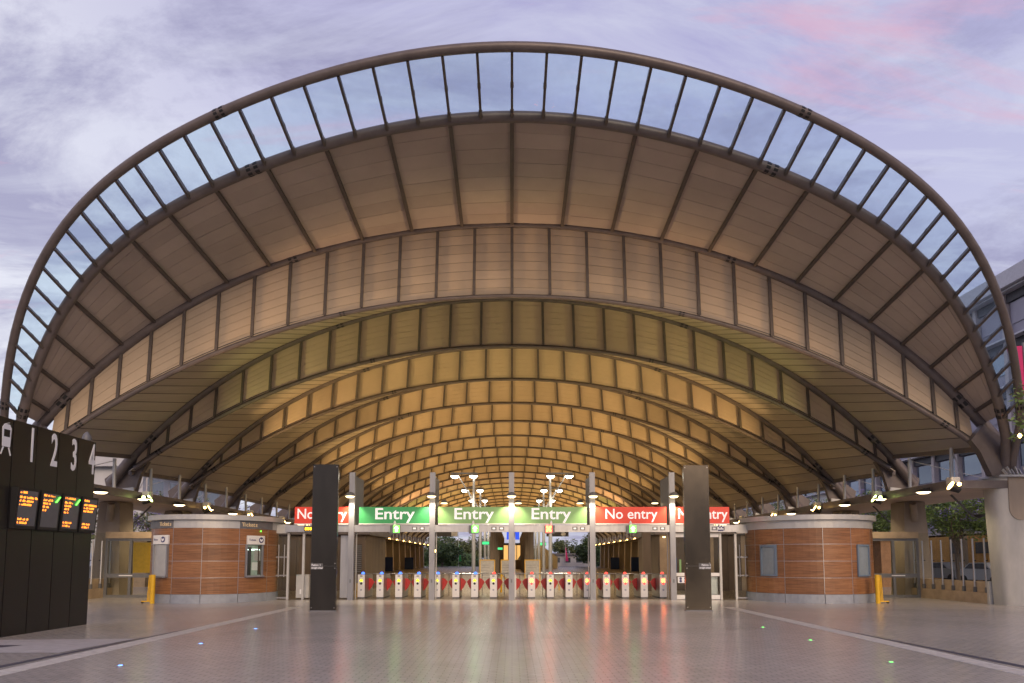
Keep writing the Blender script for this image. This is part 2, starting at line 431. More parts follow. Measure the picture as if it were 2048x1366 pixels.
def text(s, size, m, loc, parent, rot=(R(90), 0, 0), sx=1.0, off=0.0, align='CENTER', name='lettering', ext=0.006):
    cu = bpy.data.curves.new('txt', 'FONT'); cu.body = s; cu.size = size; cu.align_x = align; cu.align_y = 'BOTTOM_BASELINE'
    cu.extrude = ext; cu.offset = off; cu.resolution_u = 3
    t = bpy.data.objects.new('txt', cu); COL.objects.link(t)
    t.location = loc; t.rotation_euler = rot; t.scale = (sx, 1, 1)
    bpy.context.view_layer.update()
    me = bpy.data.meshes.new_from_object(t.evaluated_get(bpy.context.evaluated_depsgraph_get()))
    me.transform(t.matrix_world); me.materials.clear(); me.materials.append(M[m])
    bpy.data.objects.remove(t); bpy.data.curves.remove(cu)
    return obj(name, me, parent)
def spot(name, loc, target, energy, col, size=R(100), blend=0.8, radius=0.1, parent=None):
    l = bpy.data.lights.new(name, 'SPOT'); l.energy = energy; l.color = col; l.spot_size = size; l.spot_blend = blend; l.shadow_soft_size = radius
    o = bpy.data.objects.new(name, l); COL.objects.link(o); o.location = loc
    o.rotation_euler = (Vector(target) - Vector(loc)).to_track_quat('-Z', 'Y').to_euler()
    if parent is not None: put(o, parent)
    return o
def point(name, loc, energy, col, radius=0.15, parent=None):
    l = bpy.data.lights.new(name, 'POINT'); l.energy = energy; l.color = col; l.shadow_soft_size = radius
    o = bpy.data.objects.new(name, l); COL.objects.link(o); o.location = loc
    if parent is not None: put(o, parent)
    return o
ORD = ['first', 'second', 'third', 'fourth', 'fifth', 'sixth', 'seventh', 'eighth', 'ninth', 'tenth', 'eleventh', 'twelfth',
       'thirteenth', 'fourteenth', 'fifteenth', 'sixteenth', 'seventeenth', 'eighteenth', 'nineteenth', 'twentieth', 'twenty-first']

# ================================================================ SETTING
g = MB(); g.v = [(-1500, -300, -0.05), (1500, -300, -0.05), (1500, 2500, -0.05), (-1500, 2500, -0.05)]; g.f = [(0, 1, 2, 3)]
tag(g.build('ground', 'asphalt'), kind='structure')
g = MB(); g.v = [(-26, -1, 0), (26, -1, 0), (26, 160, 0), (-26, 160, 0)]; g.f = [(0, 1, 2, 3)]
PAVE = tag(g.build('pavement', 'pavers'), kind='structure')
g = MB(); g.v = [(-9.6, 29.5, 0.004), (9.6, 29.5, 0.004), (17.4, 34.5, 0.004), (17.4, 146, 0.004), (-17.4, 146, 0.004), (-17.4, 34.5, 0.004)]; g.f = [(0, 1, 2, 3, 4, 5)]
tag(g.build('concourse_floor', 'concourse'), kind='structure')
for sgn in (-1, 1):
    g = MB()
    y = -0.9; k = 0
    while y < 24.9:      # band laid in slabs a touch over a metre long
        L = 1.18
        g.quadbox([(sgn * 7.46, y + 0.006, -0.02), (sgn * 7.84, y + 0.006, -0.02), (sgn * 7.84, y + L - 0.006, -0.02), (sgn * 7.46, y + L - 0.006, -0.02),
                   (sgn * 7.46, y + 0.006, 0.005), (sgn * 7.84, y + 0.006, 0.005), (sgn * 7.84, y + L - 0.006, 0.005), (sgn * 7.46, y + L - 0.006, 0.005)])
        y += L
    tag(g.build('paving_band', 'band', PAVE), kind='stuff')
    g = MB(); g.v = [(sgn * 7.86, 17.6, 0.004), (sgn * 8.75, 2.0, 0.004), (sgn * 8.55, 2.0, 0.004), (sgn * 7.86, 16.0, 0.004)]; g.f = [(0, 1, 2, 3)]
    g.v[2] = (sgn * 9.05, 2.0, 0.004); g.f = [(0, 1, 2, 3)]
    g.v = [(sgn * 7.86, 17.6, 0.004), (sgn * 7.86, 16.8, 0.004), (sgn * 8.02, 11.2, 0.004), (sgn * 8.40, 2.0, 0.004), (sgn * 8.70, 2.0, 0.004), (sgn * 8.20, 11.2, 0.004)]
    g.f = [(0, 1, 2, 3, 4, 5)]
    g.build('drain_strip', 'drain', PAVE)
g = MB(); g.v = [(-13.5, 12.9, 0.005), (-8.23, 12.9, 0.005), (-8.03, 15.15, 0.005), (-13.5, 14.75, 0.005)]; g.f = [(0, 1, 2, 3)]
g.build('stone_strip', 'stone_strip', PAVE)
g = MB(); g.v = [(-14, 13.3, 0.009), (-10.0, 13.3, 0.009), (-9.65, 14.0, 0.009), (-14, 14.0, 0.009)]; g.f = [(0, 1, 2, 3)]
g.build('stone_inset', 'drain', PAVE)
for sgn in (-1, 1):
    g = MB(); g.v = [(sgn * 26, -200, -0.02), (sgn * 33.5, -200, -0.02), (sgn * 33.5, 400, -0.02), (sgn * 26, 400, -0.02)]; g.f = [(0, 1, 2, 3)]
    tag(g.build('road', 'asphalt'), kind='structure')
g = MB(); g.v = [(-200, 160, -0.03), (200, 160, -0.03), (200, 600, -0.03), (-200, 600, -0.03)]; g.f = [(0, 1, 2, 3)]
tag(g.build('lawn', 'grass'), kind='structure')

# ================================================================ STATION ROOF
BAY = 6.074; NB = 20
def arch(yc, h, co, yp, zp):
    """tilted plane through crown (yc, h) and springing (yp, zp); drop below the crown is an even polynomial of x"""
    def P(x):
        q = x * x; d = q * (co[0] + q * (co[1] + q * co[2]))
        return Vector((x, yc + d / (h - zp) * (yp - yc), h - d))
    return P
COA = (1.976e-2, -3.401e-5, 1.660e-7); COB = (2.092e-2, -3.811e-5, 1.753e-7)
COF = (1.80e-2, 1.0e-5, 3.0e-8); COK = (1.632e-2, 1.38e-5, -9.2e-9)
A_ = arch(18.26, 15.86, COA, 26.2, 5.0)
B_ = arch(20.67, 15.41, COB, 26.2, 5.0)
FRONT = []; BACK = []
HF = [14.75, 14.08, 13.62, 13.40] + [13.3] * NB; HB = [12.10, 11.96] + [11.90] * NB
for k in range(NB):      # each column carries an upright main arch and, a little forward and lower, a second one
    FRONT.append(arch(26.42 + BAY * k, HF[k], COF, 26.42 + BAY * k, 6.0))
    BACK.append(arch(27.0 + BAY * k, HB[k], COK, 26.3 + BAY * k, 6.3))
TF = [0, 1.45, 2.90, 4.35, 5.78, 7.20, 8.62, 10.0, 11.36, 12.68, 13.92, 15.06, 16.10, 16.95]      # rib positions across the bay
TB = [x * (1 + 0.045 * (1 - x / 17.5)) for x in TF]
TIPF, TIPB = 17.5, 17.55
roof = thing('station_roof', 'long arched station roof of paired tubes, timber-lined bays and a glazed front visor', 'roof', (0, 26, 0))

def arch_path(P, x1, n=56, extra=()):
    xs = [-x1 + 2 * x1 * i / n for i in range(n + 1)]
    pts = [P(x) for x in xs]
    ex = [Vector(e) for e in extra]
    return [Vector((-e.x, e.y, e.z)) for e in reversed(ex)] + pts + ex
def arch_obj(P, x1, r0, r1, extra=(), n=56, seg=12, splices=(6.3, 16.3), detail=True):
    path = arch_path(P, x1, n, extra)
    rad = [r0 + (r1 - r0) * min(1, abs(p.x) / 17.5) ** 1.6 for p in path]
    o = MB().tube(path, rad, seg).build('arch', 'tube', roof, 60)
    if detail:
        for xs in splices:
            for sg in (-1, 1):
                p = P(sg * xs); d = (P(sg * xs + 0.05) - P(sg * xs - 0.05)).normalized()
                rr = r0 + (r1 - r0) * min(1, xs / 17.5) ** 1.6
                up = d.cross(Vector((0, 1, 0))).normalized(); fw = Vector((0, 1, 0)) - d * d.y; fw.normalize()
                mb = MB()
                for a in range(8):
                    q = 2 * math.pi * (a + 0.5) / 8
                    off = (up * math.cos(q) + fw * math.sin(q))
                    for e in (-1, 1):
                        c = p + off * (rr * 0.94) + d * e * rr * 0.75
                        mb.bar(c - d * rr * 0.42, c + d * rr * 0.42, rr * 0.50, rr * 0.2, off)
                mb.build('splice', 'dark', o)
                mb = MB()
                for e in (-1.35, 0, 1.35):
                    mb.tube([p + d * (e * rr - 0.02), p + d * (e * rr + 0.02)], rr * 1.06, 12)
                mb.build('flange', 'tube', o, 50)
    return o
arch_obj(A_, 18.4, 0.135, 0.135, [(18.65, 25.85, 5.4), (18.75, 26.1, 4.75)], 90, 14, (8.45, 18.1))
arch_obj(B_, 18.25, 0.172, 0.172, [(18.5, 26.05, 5.2), (18.5, 26.2, 4.75)], 90, 14, (8.25, 17.8))
for k in range(NB):
    det = k < 9
    if k == 0: arch_obj(FRONT[0], 18.4, 0.108, 0.225, [(18.75, 26.4, 5.6), (18.85, 26.45, 4.75)], 64, 12, (8.55, 17.2))
    else: arch_obj(FRONT[k], 18.75, 0.112, 0.225, [], 48 if det else 30, 12 if det else 8, (8.2, 17.0), det)
    arch_obj(BACK[k], 17.55, 0.085, 0.112, [], 48 if det else 30, 10 if det else 8, (6.7, 16.5), det)

# glazed visor
def upn(a, b, c):
    n = (b - a).cross(c - a).normalized()
    return n if n.z + 0.5 * n.y > 0 else -n
XB2 = [0, 1.94, 3.90, 5.90, 7.85, 9.60, 11.25, 12.65, 13.92, 15.05, 16.02, 16.85, 17.5]; XC2 = [0, 1.95, 3.90, 5.82, 7.66, 9.40, 11.0, 12.42, 13.75, 14.95, 16.0, 16.9, 17.62]
XB = []
for i in range(12): XB += [XB2[i], (XB2[i] + XB2[i + 1]) / 2]
XB += [XB2[12], 17.9]; XA = [x * 1.006 for x in XB]; NV = len(XB) - 1
for i in range(-NV, NV + 1):
    s = 1 if i >= 0 else -1; j = abs(i)
    a = A_(s * XA[j]); b = B_(s * XB[j]); d = (b - a).normalized()
    nrm = upn(a, b, a + Vector((1, 0, 0)) if j == 0 else A_(s * XA[j] - 0.3))
    a2 = a + d * 0.08; b2 = b - d * 0.10
    mb = MB().bar(a2 - nrm * 0.04, b2 - nrm * 0.04, 0.075, 0.24, nrm)
    mb.bar(b2 - d * 0.14 - nrm * 0.02, b2 - d * 0.02 - nrm * 0.02, 0.115, 0.17, nrm)
    mid = a.lerp(b, 0.52); mb.bar(mid - d * 0.05 + nrm * 0.01, mid + d * 0.05 + nrm * 0.01, 0.10, 0.12, nrm)
    mb.build('mullion', 'rib', roof)
for i in range(-NV, NV):
    def gp(i):
        s = 1 if i >= 0 else -1; j = abs(i); return A_(s * XA[j]), B_(s * XB[j])
    a0, b0 = gp(i); a1, b1 = gp(i + 1)
    n = upn(a0, a1, b0) * 0.065; t = upn(a0, a1, b0) * 0.012
    MB().quadbox([a0 + n, a1 + n, b1 + n, b0 + n, a0 + n + t, a1 + n + t, b1 + n + t, b0 + n + t]).build('glass_pane', 'canopy_glass', roof)

# lined bays: ribs, panels and their boards
far_rib = MB(); far_panel = MB()
def rib(a, b, w, h, far=False):
    d = (b - a).normalized(); nrm = upn(a, b, a + Vector((1, 0.0, -0.01)))
    L = (b - a).length; e = min(0.11, L * 0.12)
    a2, b2 = a + d * e, b - d * e
    if far: far_rib.bar(a2 - nrm * 0.03, b2 - nrm * 0.03, w, h, nrm); return
    mb = MB().bar(a2 - nrm * 0.03, b2 - nrm * 0.03, w, h, nrm)
    mb.bar(a2 - nrm * (0.03 + h / 2), b2 - nrm * (0.03 + h / 2), w * 1.12, 0.018, nrm)
    mb.bar(a + d * 0.04 - nrm * 0.02, a2 - nrm * 0.02, w * 0.5, h * 0.7, nrm); mb.bar(b - d * 0.04 - nrm * 0.02, b2 - nrm * 0.02, w * 0.5, h * 0.7, nrm)
    mb.build('rib', 'rib', roof)
def panel(a0, a1, b0, b1, nb, mode, bm_='board'):
    """quad a0-a1 (front arch) to b0-b1 (back arch), lined with nb boards"""
    n = upn(a0, a1, b0 if (b0 - a0).length > 0.3 else b1)
    base = n * 0.03; t = n * 0.022; gap = 0.006
    boards = []
    for q in range(nb):
        f0 = q / nb; f1 = (q + 1) / nb
        L = max(0.3, ((a0 - b0).length + (a1 - b1).length) / 2)
        g0 = gap / L
        p = [a0.lerp(b0, f0 + g0), a1.lerp(b1, f0 + g0), a1.lerp(b1, f1 - g0), a0.lerp(b0, f1 - g0)]
        jit = n * random.uniform(-0.003, 0.003)
        boards.append([x + base + jit for x in p] + [x + base + t + jit for x in p])
    bk = [a0, a1, b1, b0]
    back = [x + base + t * 1.6 for x in bk] + [x + base + t * 3.0 for x in bk]
    if mode == 'far':
        for bx in boards: far_panel.quadbox(bx)
        far_panel.quadbox(back); return
    if mode == 'boards':
        o = MB().quadbox(back).build('panel', 'roof_skin', roof)
        for bx in boards: MB().quadbox(bx).build('board', bm_, o)
    else:
        mb = MB()
        for bx in boards: mb.quadbox(bx)
        mb.quadbox(back); mb.build('panel', bm_, roof)
# first, deep bay between visor and first pair
XB2.append(17.85); XC2.append(18.0)
for i in range(-12, 13):
    s = 1 if i >= 0 else -1; j = abs(i)
    rib(B_(s * XB2[j]), FRONT[0](s * XC2[j]), 0.11, 0.09)
for i in range(-13, 13):
    def gp(i):
        s = 1 if i >= 0 else -1; j = abs(i); return B_(s * XB2[j]), FRONT[0](s * XC2[j])
    b0, c0 = gp(i); b1, c1 = gp(i + 1)
    panel(b0, b1, c0, c1, 8 if abs(i + 0.5) < 11 else 4, 'boards')
for k in range(NB):
    FQ, BQ = FRONT[k], BACK[k]
    far_r = k > 8; far_p = k > 8
    for i in range(-13, 14):
        s = 1 if i >= 0 else -1; j = abs(i)
        rib(FQ(s * TF[j]), BQ(s * TB[j]), 0.105 if k < 4 else 0.085, 0.06, far_r)
    tf = TF + [TIPF]; tb = TB + [TIPB]
    for i in range(-14, 14):
        def gp(i):
            s = 1 if i >= 0 else -1; j = abs(i); return FQ(s * tf[j]), BQ(s * tb[j])
        a0, b0 = gp(i); a1, b1 = gp(i + 1)
        edge = abs(i + 0.5)
        nb = (8 if edge < 10 else 5 if edge < 12 else 3) if k < 3 else (6 if k < 6 else 1 if far_p else 3)
        mode = 'far' if far_p else ('boards' if (k == 0 and edge < 5) else 'joined')
        panel(a0, a1, b0, b1, nb, mode, 'fascia_board_lit')
tag(far_rib.build('far_ribs', 'rib', roof), kind='stuff'); tag(far_panel.build('far_panels', 'fascia_board_lit', roof), kind='stuff')
# metal slats closing the wedge between one bay's back arch and the next bay's front arch
far_slat = MB(); XE = 17.75
for k in range(NB - 1):
    P, Q = BACK[k], FRONT[k + 1]
    xs = [4.0 + i * (XE - 4.0) / 27 for i in range(28)]
    for s in (-1, 1):
        for i in range(27):
            x0, x1 = s * (xs[i] + 0.002), s * (xs[i + 1] - 0.002)
            p0, p1, q1, q0 = P(x0), P(x1), Q(x1), Q(x0)
            n = upn(p0, p1, q0) if (q0 - p0).length > 0.2 else Vector((0, 0, 1))
            o1 = n * 0.035; o2 = n * 0.075
            pts = [p + o1 for p in (p0, p1, q1, q0)] + [p + o2 for p in (p0, p1, q1, q0)]
            if k < 5:
                so_ = MB().quadbox(pts)
                e0, e1 = p1 + n * 0.03, q1 + n * 0.03; dd = (e1 - e0).normalized() * 0.05
                so_.bar(e0 + dd, e1 - dd, 0.026, 0.012, n)
                o = so_.build('slat', 'slat', roof); o.data.materials.append(M['rib'])
                for f in o.data.polygons[6:]: f.material_index = 1
            else: far_slat.quadbox(pts)
    rs = MB()
    for i in range(16):
        x0 = -4.02 + 8.04 * i / 16; x1 = -4.02 + 8.04 * (i + 1) / 16
        pts = [P(x0), P(x1), Q(x1), Q(x0)]
        rs.quadbox([p + Vector((0, 0, 0.036)) for p in pts] + [p + Vector((0, 0, 0.07)) for p in pts])
    rs.build('ridge_strip', 'tube', roof)
    sk = MB()      # skin above, rolled gutter edge at the eaves
    for i in range(70):
        x0 = -XE + 2 * XE * i / 70; x1 = -XE + 2 * XE * (i + 1) / 70
        pts = [P(x0), P(x1), Q(x1), Q(x0)]
        sk.quadbox([p + Vector((0, 0, 0.16)) for p in pts] + [p + Vector((0, 0, 0.19)) for p in pts])
    sk.build('roof_skin', 'dark', roof)
    for s in (-1, 1):
        a, b = P(s * XE), Q(s * XE)
        MB().bar(a + Vector((s * 0.06, 0.1, -0.02)), b + Vector((s * 0.06, -0.1, -0.02)), 0.16, 0.20).build('gutter', 'tube', roof)
tag(far_slat.build('far_slats', 'slat', roof), kind='stuff')

# ================================================================ COLUMNS AND EAVES
def side_word(s): return 'right' if s > 0 else 'left'
def column(s, k):
    yk = 26.2 + BAY * k
    first = (k == 0)
    m = 'concrete' if first else 'brown_concrete'
    if first: lab = 'large tapered grey concrete column at the front %s corner of the roof' % side_word(s)
    else: lab = 'brown concrete column, %s from the front along the %s eaves' % (ORD[k], side_word(s))
    t = thing('concrete_column', lab, 'column', (s * 18.6, yk, 0), 'columns along the eaves')
    def q(x): return s * x
    if first:
        # two converging concrete blades with a flat plate coloured like a shaded scoop
        sh_ = MB()
        for z_, xa, xb in ((0, 18.08, 19.4), (1.5, 18.03, 19.3), (3.2, 17.97, 19.2), (4.72, 17.93, 19.15)):
            for i_ in range(28):
                a_ = 2 * math.pi * i_ / 28; ca, sa = math.cos(a_), math.sin(a_)
                sh_.v.append((q((xa + xb) / 2 + (xb - xa) / 2 * math.copysign(abs(ca) ** 0.55, ca)), 26.25 + 0.5 * math.copysign(abs(sa) ** 0.55, sa), z_))
        for r_ in range(3):
            for i_ in range(28): sh_.f.append((r_ * 28 + i_, r_ * 28 + (i_ + 1) % 28, (r_ + 1) * 28 + (i_ + 1) % 28, (r_ + 1) * 28 + i_))
        sh_.f.append(tuple(84 + i_ for i_ in range(28)))
        sh_.build('shaft', m, t, 40)
        MB().prism([(q(19.36), 0), (q(20.2), 0), (q(19.6), 4.6), (q(19.16), 4.6)], 25.95, 26.6, 'y').build('buttress', m, t)
        cup = [(q(18.35 + 0.0), 4.74)]
        cup += [(q(18.75 + 0.42 * math.cos(a)), 3.55 + 0.42 * math.sin(a)) for a in [math.pi + math.pi * i / 10 for i in range(11)]]
        cup += [(q(19.17), 4.74)]
        MB().prism(cup, 25.72, 25.78, 'y').build('scoop_shade_plate', 'brown_concrete', t)  # flush darker plate: shade of the recess put into its colour
        MB().prism([(q(17.92), 4.725), (q(19.2), 4.725), (q(19.15), 4.80), (q(17.98), 4.80)], 25.6, 26.8, 'y').build('cap_plate', 'steel', t)
        cm = MB()
        for i in range(7): cm.bar((q(18.25 + i * 0.13), 25.62, 4.80), (q(18.20 + i * 0.15), 25.78, 5.0 + 0.1 * (i % 2)), 0.03, 0.09)
        cm.build('gusset', 'light_steel', t)
        MB().prism([(q(17.25), 6.15), (q(17.55), 5.75), (q(17.95), 4.81), (q(18.75), 4.81), (q(18.7), 6.0), (q(17.75), 6.75)], 26.0, 26.3, 'y').build('steel_fin', 'tube', t)
        MB().tube([(q(18.55), 26.15, 4.82), (q(18.5), 26.1, 5.3), (q(18.55), 26.0, 6.0)], [0.26, 0.2, 0.16], 12).build('arch_foot', 'tube', t, 50)
    else:
        MB().prism([(q(17.75), 0), (q(19.1), 0), (q(18.85), 4.3), (q(17.92), 4.3)], yk - 0.4, yk + 0.75, 'y').build('shaft', m, t)
        MB().prism([(q(17.12), 6.28), (q(17.5), 5.6), (q(17.75), 4.62), (q(18.95), 4.62), (q(19.15), 5.45), (q(17.85), 6.45)], yk + 0.42, yk + 0.68, 'y').build('steel_fin', 'tube', t)
        if k < 9:
            MB().prism([(q(17.65), 4.62), (q(17.72), 5.05), (q(18.2), 5.0), (q(18.75), 4.62)], yk + 0.33, yk + 0.41, 'y').build('foot_plate', 'light_steel', t)
            MB().tube([(q(18.35), yk - 0.42, 3.45), (q(18.1), yk - 0.75, 4.2)], 0.15, 10).build('strut', 'brown_concrete', t, 40)
    return t
for s in (-1, 1):
    for k in range(NB): column(s, k)
    # eaves ledge: a shallow boxed canopy running along the columns
    e = thing('eaves_ledge', 'long shallow ledge canopy below the roof edge on the %s side' % side_word(s), 'canopy', (s * 18, 26, 4.4), 'eaves ledges')
    y0, y1 = 25.8, 26.2 + BAY * (NB - 1)
    def q(x): return s * x
    MB().box(min(q(16.45), q(20.3)), max(q(16.45), q(20.3)), y0, y1, 4.33, 4.42).build('soffit', 'soffit', e)
    MB().box(min(q(16.30), q(16.44)), max(q(16.30), q(16.44)), y0 - 0.05, y1, 4.30, 4.62).build('fascia', 'tube', e)
    MB().box(min(q(16.44), q(20.35)), max(q(16.44), q(20.35)), y0 - 0.04, y1, 4.425, 4.50).build('deck', 'roof_skin', e)
    MB().box(min(q(16.46), q(20.3)), max(q(16.46), q(20.3)), y0 - 0.045, y0 + 0.05, 4.31, 4.6).build('end_plate', 'tube', e)
    for k in range(NB):
        yk = 26.2 + BAY * k
        for dy in (1.5, 4.45):
            MB().tube([(q(17.5), yk + dy, 4.5), (q(17.55), yk + dy, 6.12)], 0.075, 8).build('prop', 'light_steel', e, 50)
        if k < 6:
            MB().tube([(q(17.6), yk + 1.5, 6.0), (q(19.9), yk + 4.2, 4.6)], 0.018, 6).build('tie_rod', 'light_steel', e)
            MB().tube([(q(17.6), yk + 4.4, 6.0), (q(19.9), yk + 1.4, 4.6)], 0.018, 6).build('tie_rod', 'light_steel', e)

# ---- eaves lamps: oval downlights, floodlights washing the vault
AMB = (1.0, 0.65, 0.26); OLV = (0.85, 0.80, 0.26); WRM = (1.0, 0.62, 0.32)
BAYCOL = [(WRM, 1.5), (OLV, 0.62), (AMB, 1.5), (AMB, 0.55), (AMB, 1.4), (AMB, 1.1), (AMB, 0.55), (AMB, 1.4), (AMB, 0.5), (AMB, 1.0)]
FE = 2300
for s in (-1, 1):
    for i in range(12):
        y = 27.2 + 3.25 * i
        t = thing('eaves_downlight', 'oval lit downlight under the %s eaves lip, %s from the front' % (side_word(s), ORD[i]), 'lamp', (s * 16.12, y, 4.35), 'oval downlights under the eaves')
        MB().lathe([(0.10, 0.12), (0.24, 0.08), (0.30, 0.0)], 16, (s * 16.06, y, 4.30)).build('housing', 'dark', t, 40)
        MB().lathe([(0.16, -0.06), (0.26, -0.004)], 16, (s * 16.06, y, 4.30)).build('lens', 'lamp_warm', t)
        MB().bar((s * 16.06, y, 4.43), (s * 16.29, y, 4.45), 0.08, 0.06).build('bracket', 'dark', t)
        if i < 12: spot('downlight', (s * 16.06, y, 4.26), (s * 17.6, y, 0), 330 if i < 4 else 160, (1.0, 0.80, 0.50), R(120), 0.7, 0.2, t)
    for k in range(19):
        y = 24.6 + BAY * k if k else 25.3
        col, pw = BAYCOL[k % len(BAYCOL)]
        z = 4.42
        t = thing('eaves_floodlight', 'floodlight on the %s eaves aimed up at the vault, %s from the front' % (side_word(s), ORD[k]), 'floodlight', (s * 16.1, y, z), 'floodlights along the eaves')
        c = Vector((s * 16.0, y - 0.12, z - 0.16))
        aim = Vector((s * 3.0, BACK[k](0).y - 0.2, 12.6))
        d = (aim - c).normalized()
        lm = 'lamp_green' if k == 1 else 'lamp_amber'
        MB().tube([c - d * 0.20, c + d * 0.04, c + d * 0.15], [0.10, 0.17, 0.20], 12).build('housing', 'dark', t, 40)
        MB().tube([c + d * 0.152, c + d * 0.165], 0.17, 12).build('lens', lm, t)
        # the small rear spill glass that shows to the forecourt
        MB().lathe([(0.0, -0.07), (0.05, -0.05), (0.07, 0.0), (0.05, 0.05), (0.0, 0.07)], 10, (c.x - s * 0.04, c.y - 0.34, c.z + 0.10)).build('spill_glass', lm, t, 60)
        MB().bar(c + Vector((0, 0.1, 0)), (s * 16.35, y + 0.05, z), 0.07, 0.05).build('bracket', 'mid_grey', t)
        MB().box(min(s * 15.97, s * 16.28), max(s * 15.97, s * 16.28), y - 0.02, y + 0.3, z - 0.03, z + 0.25).build('gear_box', 'light_steel', t)
        if k == 0:      # two narrow heads across the first fascia
            for ax, e_ in ((10.0, 1.3), (1.5, 2.3)):
                a0_ = Vector((s * ax, BACK[0](ax).y - 0.1, BACK[0](ax).z * 0.85 + FRONT[0](ax).z * 0.15 - 0.4)); d0_ = (a0_ - c).normalized()
                spot('vault_wash', c + d0_ * 0.25 + Vector((0, 0, 0.05)), a0_, FE * e_, col, R(24), 0.9, 0.8, t)
        else:
            spot('vault_wash', c + d * 0.25 + Vector((0, 0, 0.05)), aim, FE * pw * (1.0 if k < 10 else 1.5), col, R(78 if k < 10 else 95), 0.9, 0.2, t)
        if k < 9:
            aim2 = Vector((s * -2.0, BACK[k + 1](0).y, 12.0)); d2 = (aim2 - c).normalized(); col2, pw2 = BAYCOL[(k + 1) % len(BAYCOL)]
            spot('vault_wash', c + d2 * 0.25 + Vector((0, 0, 0.05)), aim2, FE * pw2 * 0.40, col2, R(62), 0.9, 0.2, t)

# ================================================================ FORECOURT
# ---- platform indicator board, far left: five tall black leaves
bd = thing('platform_board', 'tall black platform indicator board with numbers one to four and lit screens', 'sign board', (-11.25, 16.5, 0))
BX = -11.12
edges = [18.53, 17.77, 17.00, 16.21, 15.42, 14.60]
for i in range(5):
    yb, ya = edges[i], edges[i + 1]
    MB().box(BX - 0.30, BX, ya + 0.012, yb - 0.012, 0.0, 2.36).build('lower_leaf', 'black_panel', bd)
    MB().box(BX - 0.30, BX, ya + 0.012, yb - 0.012, 2.365, 4.80).build('upper_leaf', 'black_panel', bd)
    MB().box(BX - 0.28, BX - 0.02, ya - 0.011, ya + 0.011, 0, 4.78).build('joint', 'dark', bd)
    if i < 4:
        # screen box leaning towards the forecourt
        y0, y1 = ya + 0.05, yb - 0.03
        sb = MB().quadbox([(BX, y0, 2.38), (BX + 0.10, y0, 2.38), (BX + 0.10, y1, 2.38), (BX, y1, 2.38),
                           (BX, y0, 3.30), (BX + 0.16, y0, 3.30), (BX + 0.16, y1, 3.30), (BX, y1, 3.30)]).build('screen_housing', 'dark', bd)
        def sp(f, z, o=0.004):  # f across the screen (0 = near edge), z height
            return Vector((BX + 0.10 + 0.06 * (z - 2.38) / 0.92 + o, y0 + f * (y1 - y0), z))
        g = MB(); g.v = [tuple(sp(0.08, 2.45)), tuple(sp(0.93, 2.45)), tuple(sp(0.93, 3.24)), tuple(sp(0.08, 3.24))]; g.f = [(0, 1, 2, 3)]
        g.build('screen_face', 'mid_grey', sb)
        led = MB(); rnd = random.Random(i + 3)
        rows = [(3.17, 0.30), (3.06, 0.78 if i in (0, 3) else 0.44), (2.98, 0.62 if i in (0, 3) else 0.34), (2.90, 0.56 if i in (0, 3) else 0.30)]
        if i in (1, 2): rows[0] = (3.17, 0.55)
        if i in (1, 2): rows.append((2.82, 0.22))
        rows += [(2.57, 0.46), (2.49, 0.40)] if i != 2 else []
        for z, wl in rows:           # rows of bright dot-matrix characters, too far off to read
            f = 0.11
            while f < 0.11 + wl:
                w = rnd.choice((0.018, 0.026, 0.032)); h = rnd.choice((0.028, 0.045, 0.05))
                a, b, c, d = sp(f, z, 0.008), sp(f + w, z, 0.008), sp(f + w, z + h, 0.008), sp(f, z + h, 0.008)
                n = len(led.v); led.v += [tuple(a), tuple(b), tuple(c), tuple(d)]; led.f.append((n, n + 1, n + 2, n + 3))
                f += w + 0.010
                if rnd.random() < 0.16: f += 0.05
        tag(led.build('led_text', 'led_orange', sb), kind='stuff')
        if i in (1, 2):
            g = MB(); g.bar(sp(0.72, 3.05, 0.012), sp(0.90, 3.19, 0.012), 0.012, 0.05, (1, 0, 0)); g.build('green_mark', 'led_green', sb)
for ch, i in (('1', 3), ('2', 2), ('3', 1), ('4', 0)):
    text(ch, 1.12, 'letter_white', (BX + 0.004, edges[i] - 0.16, 3.95), bd, (R(90), 0, R(90)), 0.46, 0.016, name='number')
# tram pictogram on the nearest leaf
yc = 15.22
pg = MB()
pg.prism([(yc - 0.12, 4.16), (yc + 0.12, 4.16), (yc + 0.14, 4.58), (yc + 0.08, 4.66), (yc - 0.08, 4.66), (yc - 0.14, 4.58)], BX + 0.001, BX + 0.008, 'x')
pg.bar((BX + 0.005, yc - 0.06, 4.66), (BX + 0.005, yc + 0.06, 4.70), 0.008, 0.03, (1, 0, 0))
pg.bar((BX + 0.005, yc - 0.08, 4.15), (BX + 0.005, yc - 0.15, 3.98), 0.035, 0.008, (1, 0, 0)); pg.bar((BX + 0.005, yc + 0.08, 4.15), (BX + 0.005, yc + 0.15, 3.98), 0.035, 0.008, (1, 0, 0))
pg.build('tram_symbol', 'letter_white', bd)
MB().box(BX + 0.009, BX + 0.012, yc - 0.09, yc + 0.09, 4.38, 4.54).build('tram_window', 'dark', bd)
MB().lathe([(0.10, 0), (0.12, 0.08), (0.08, 0.2), (0.02, 0.26)], 12, (BX - 0.15, 18.35, 4.80)).build('camera_dome', 'mid_grey', bd, 40)

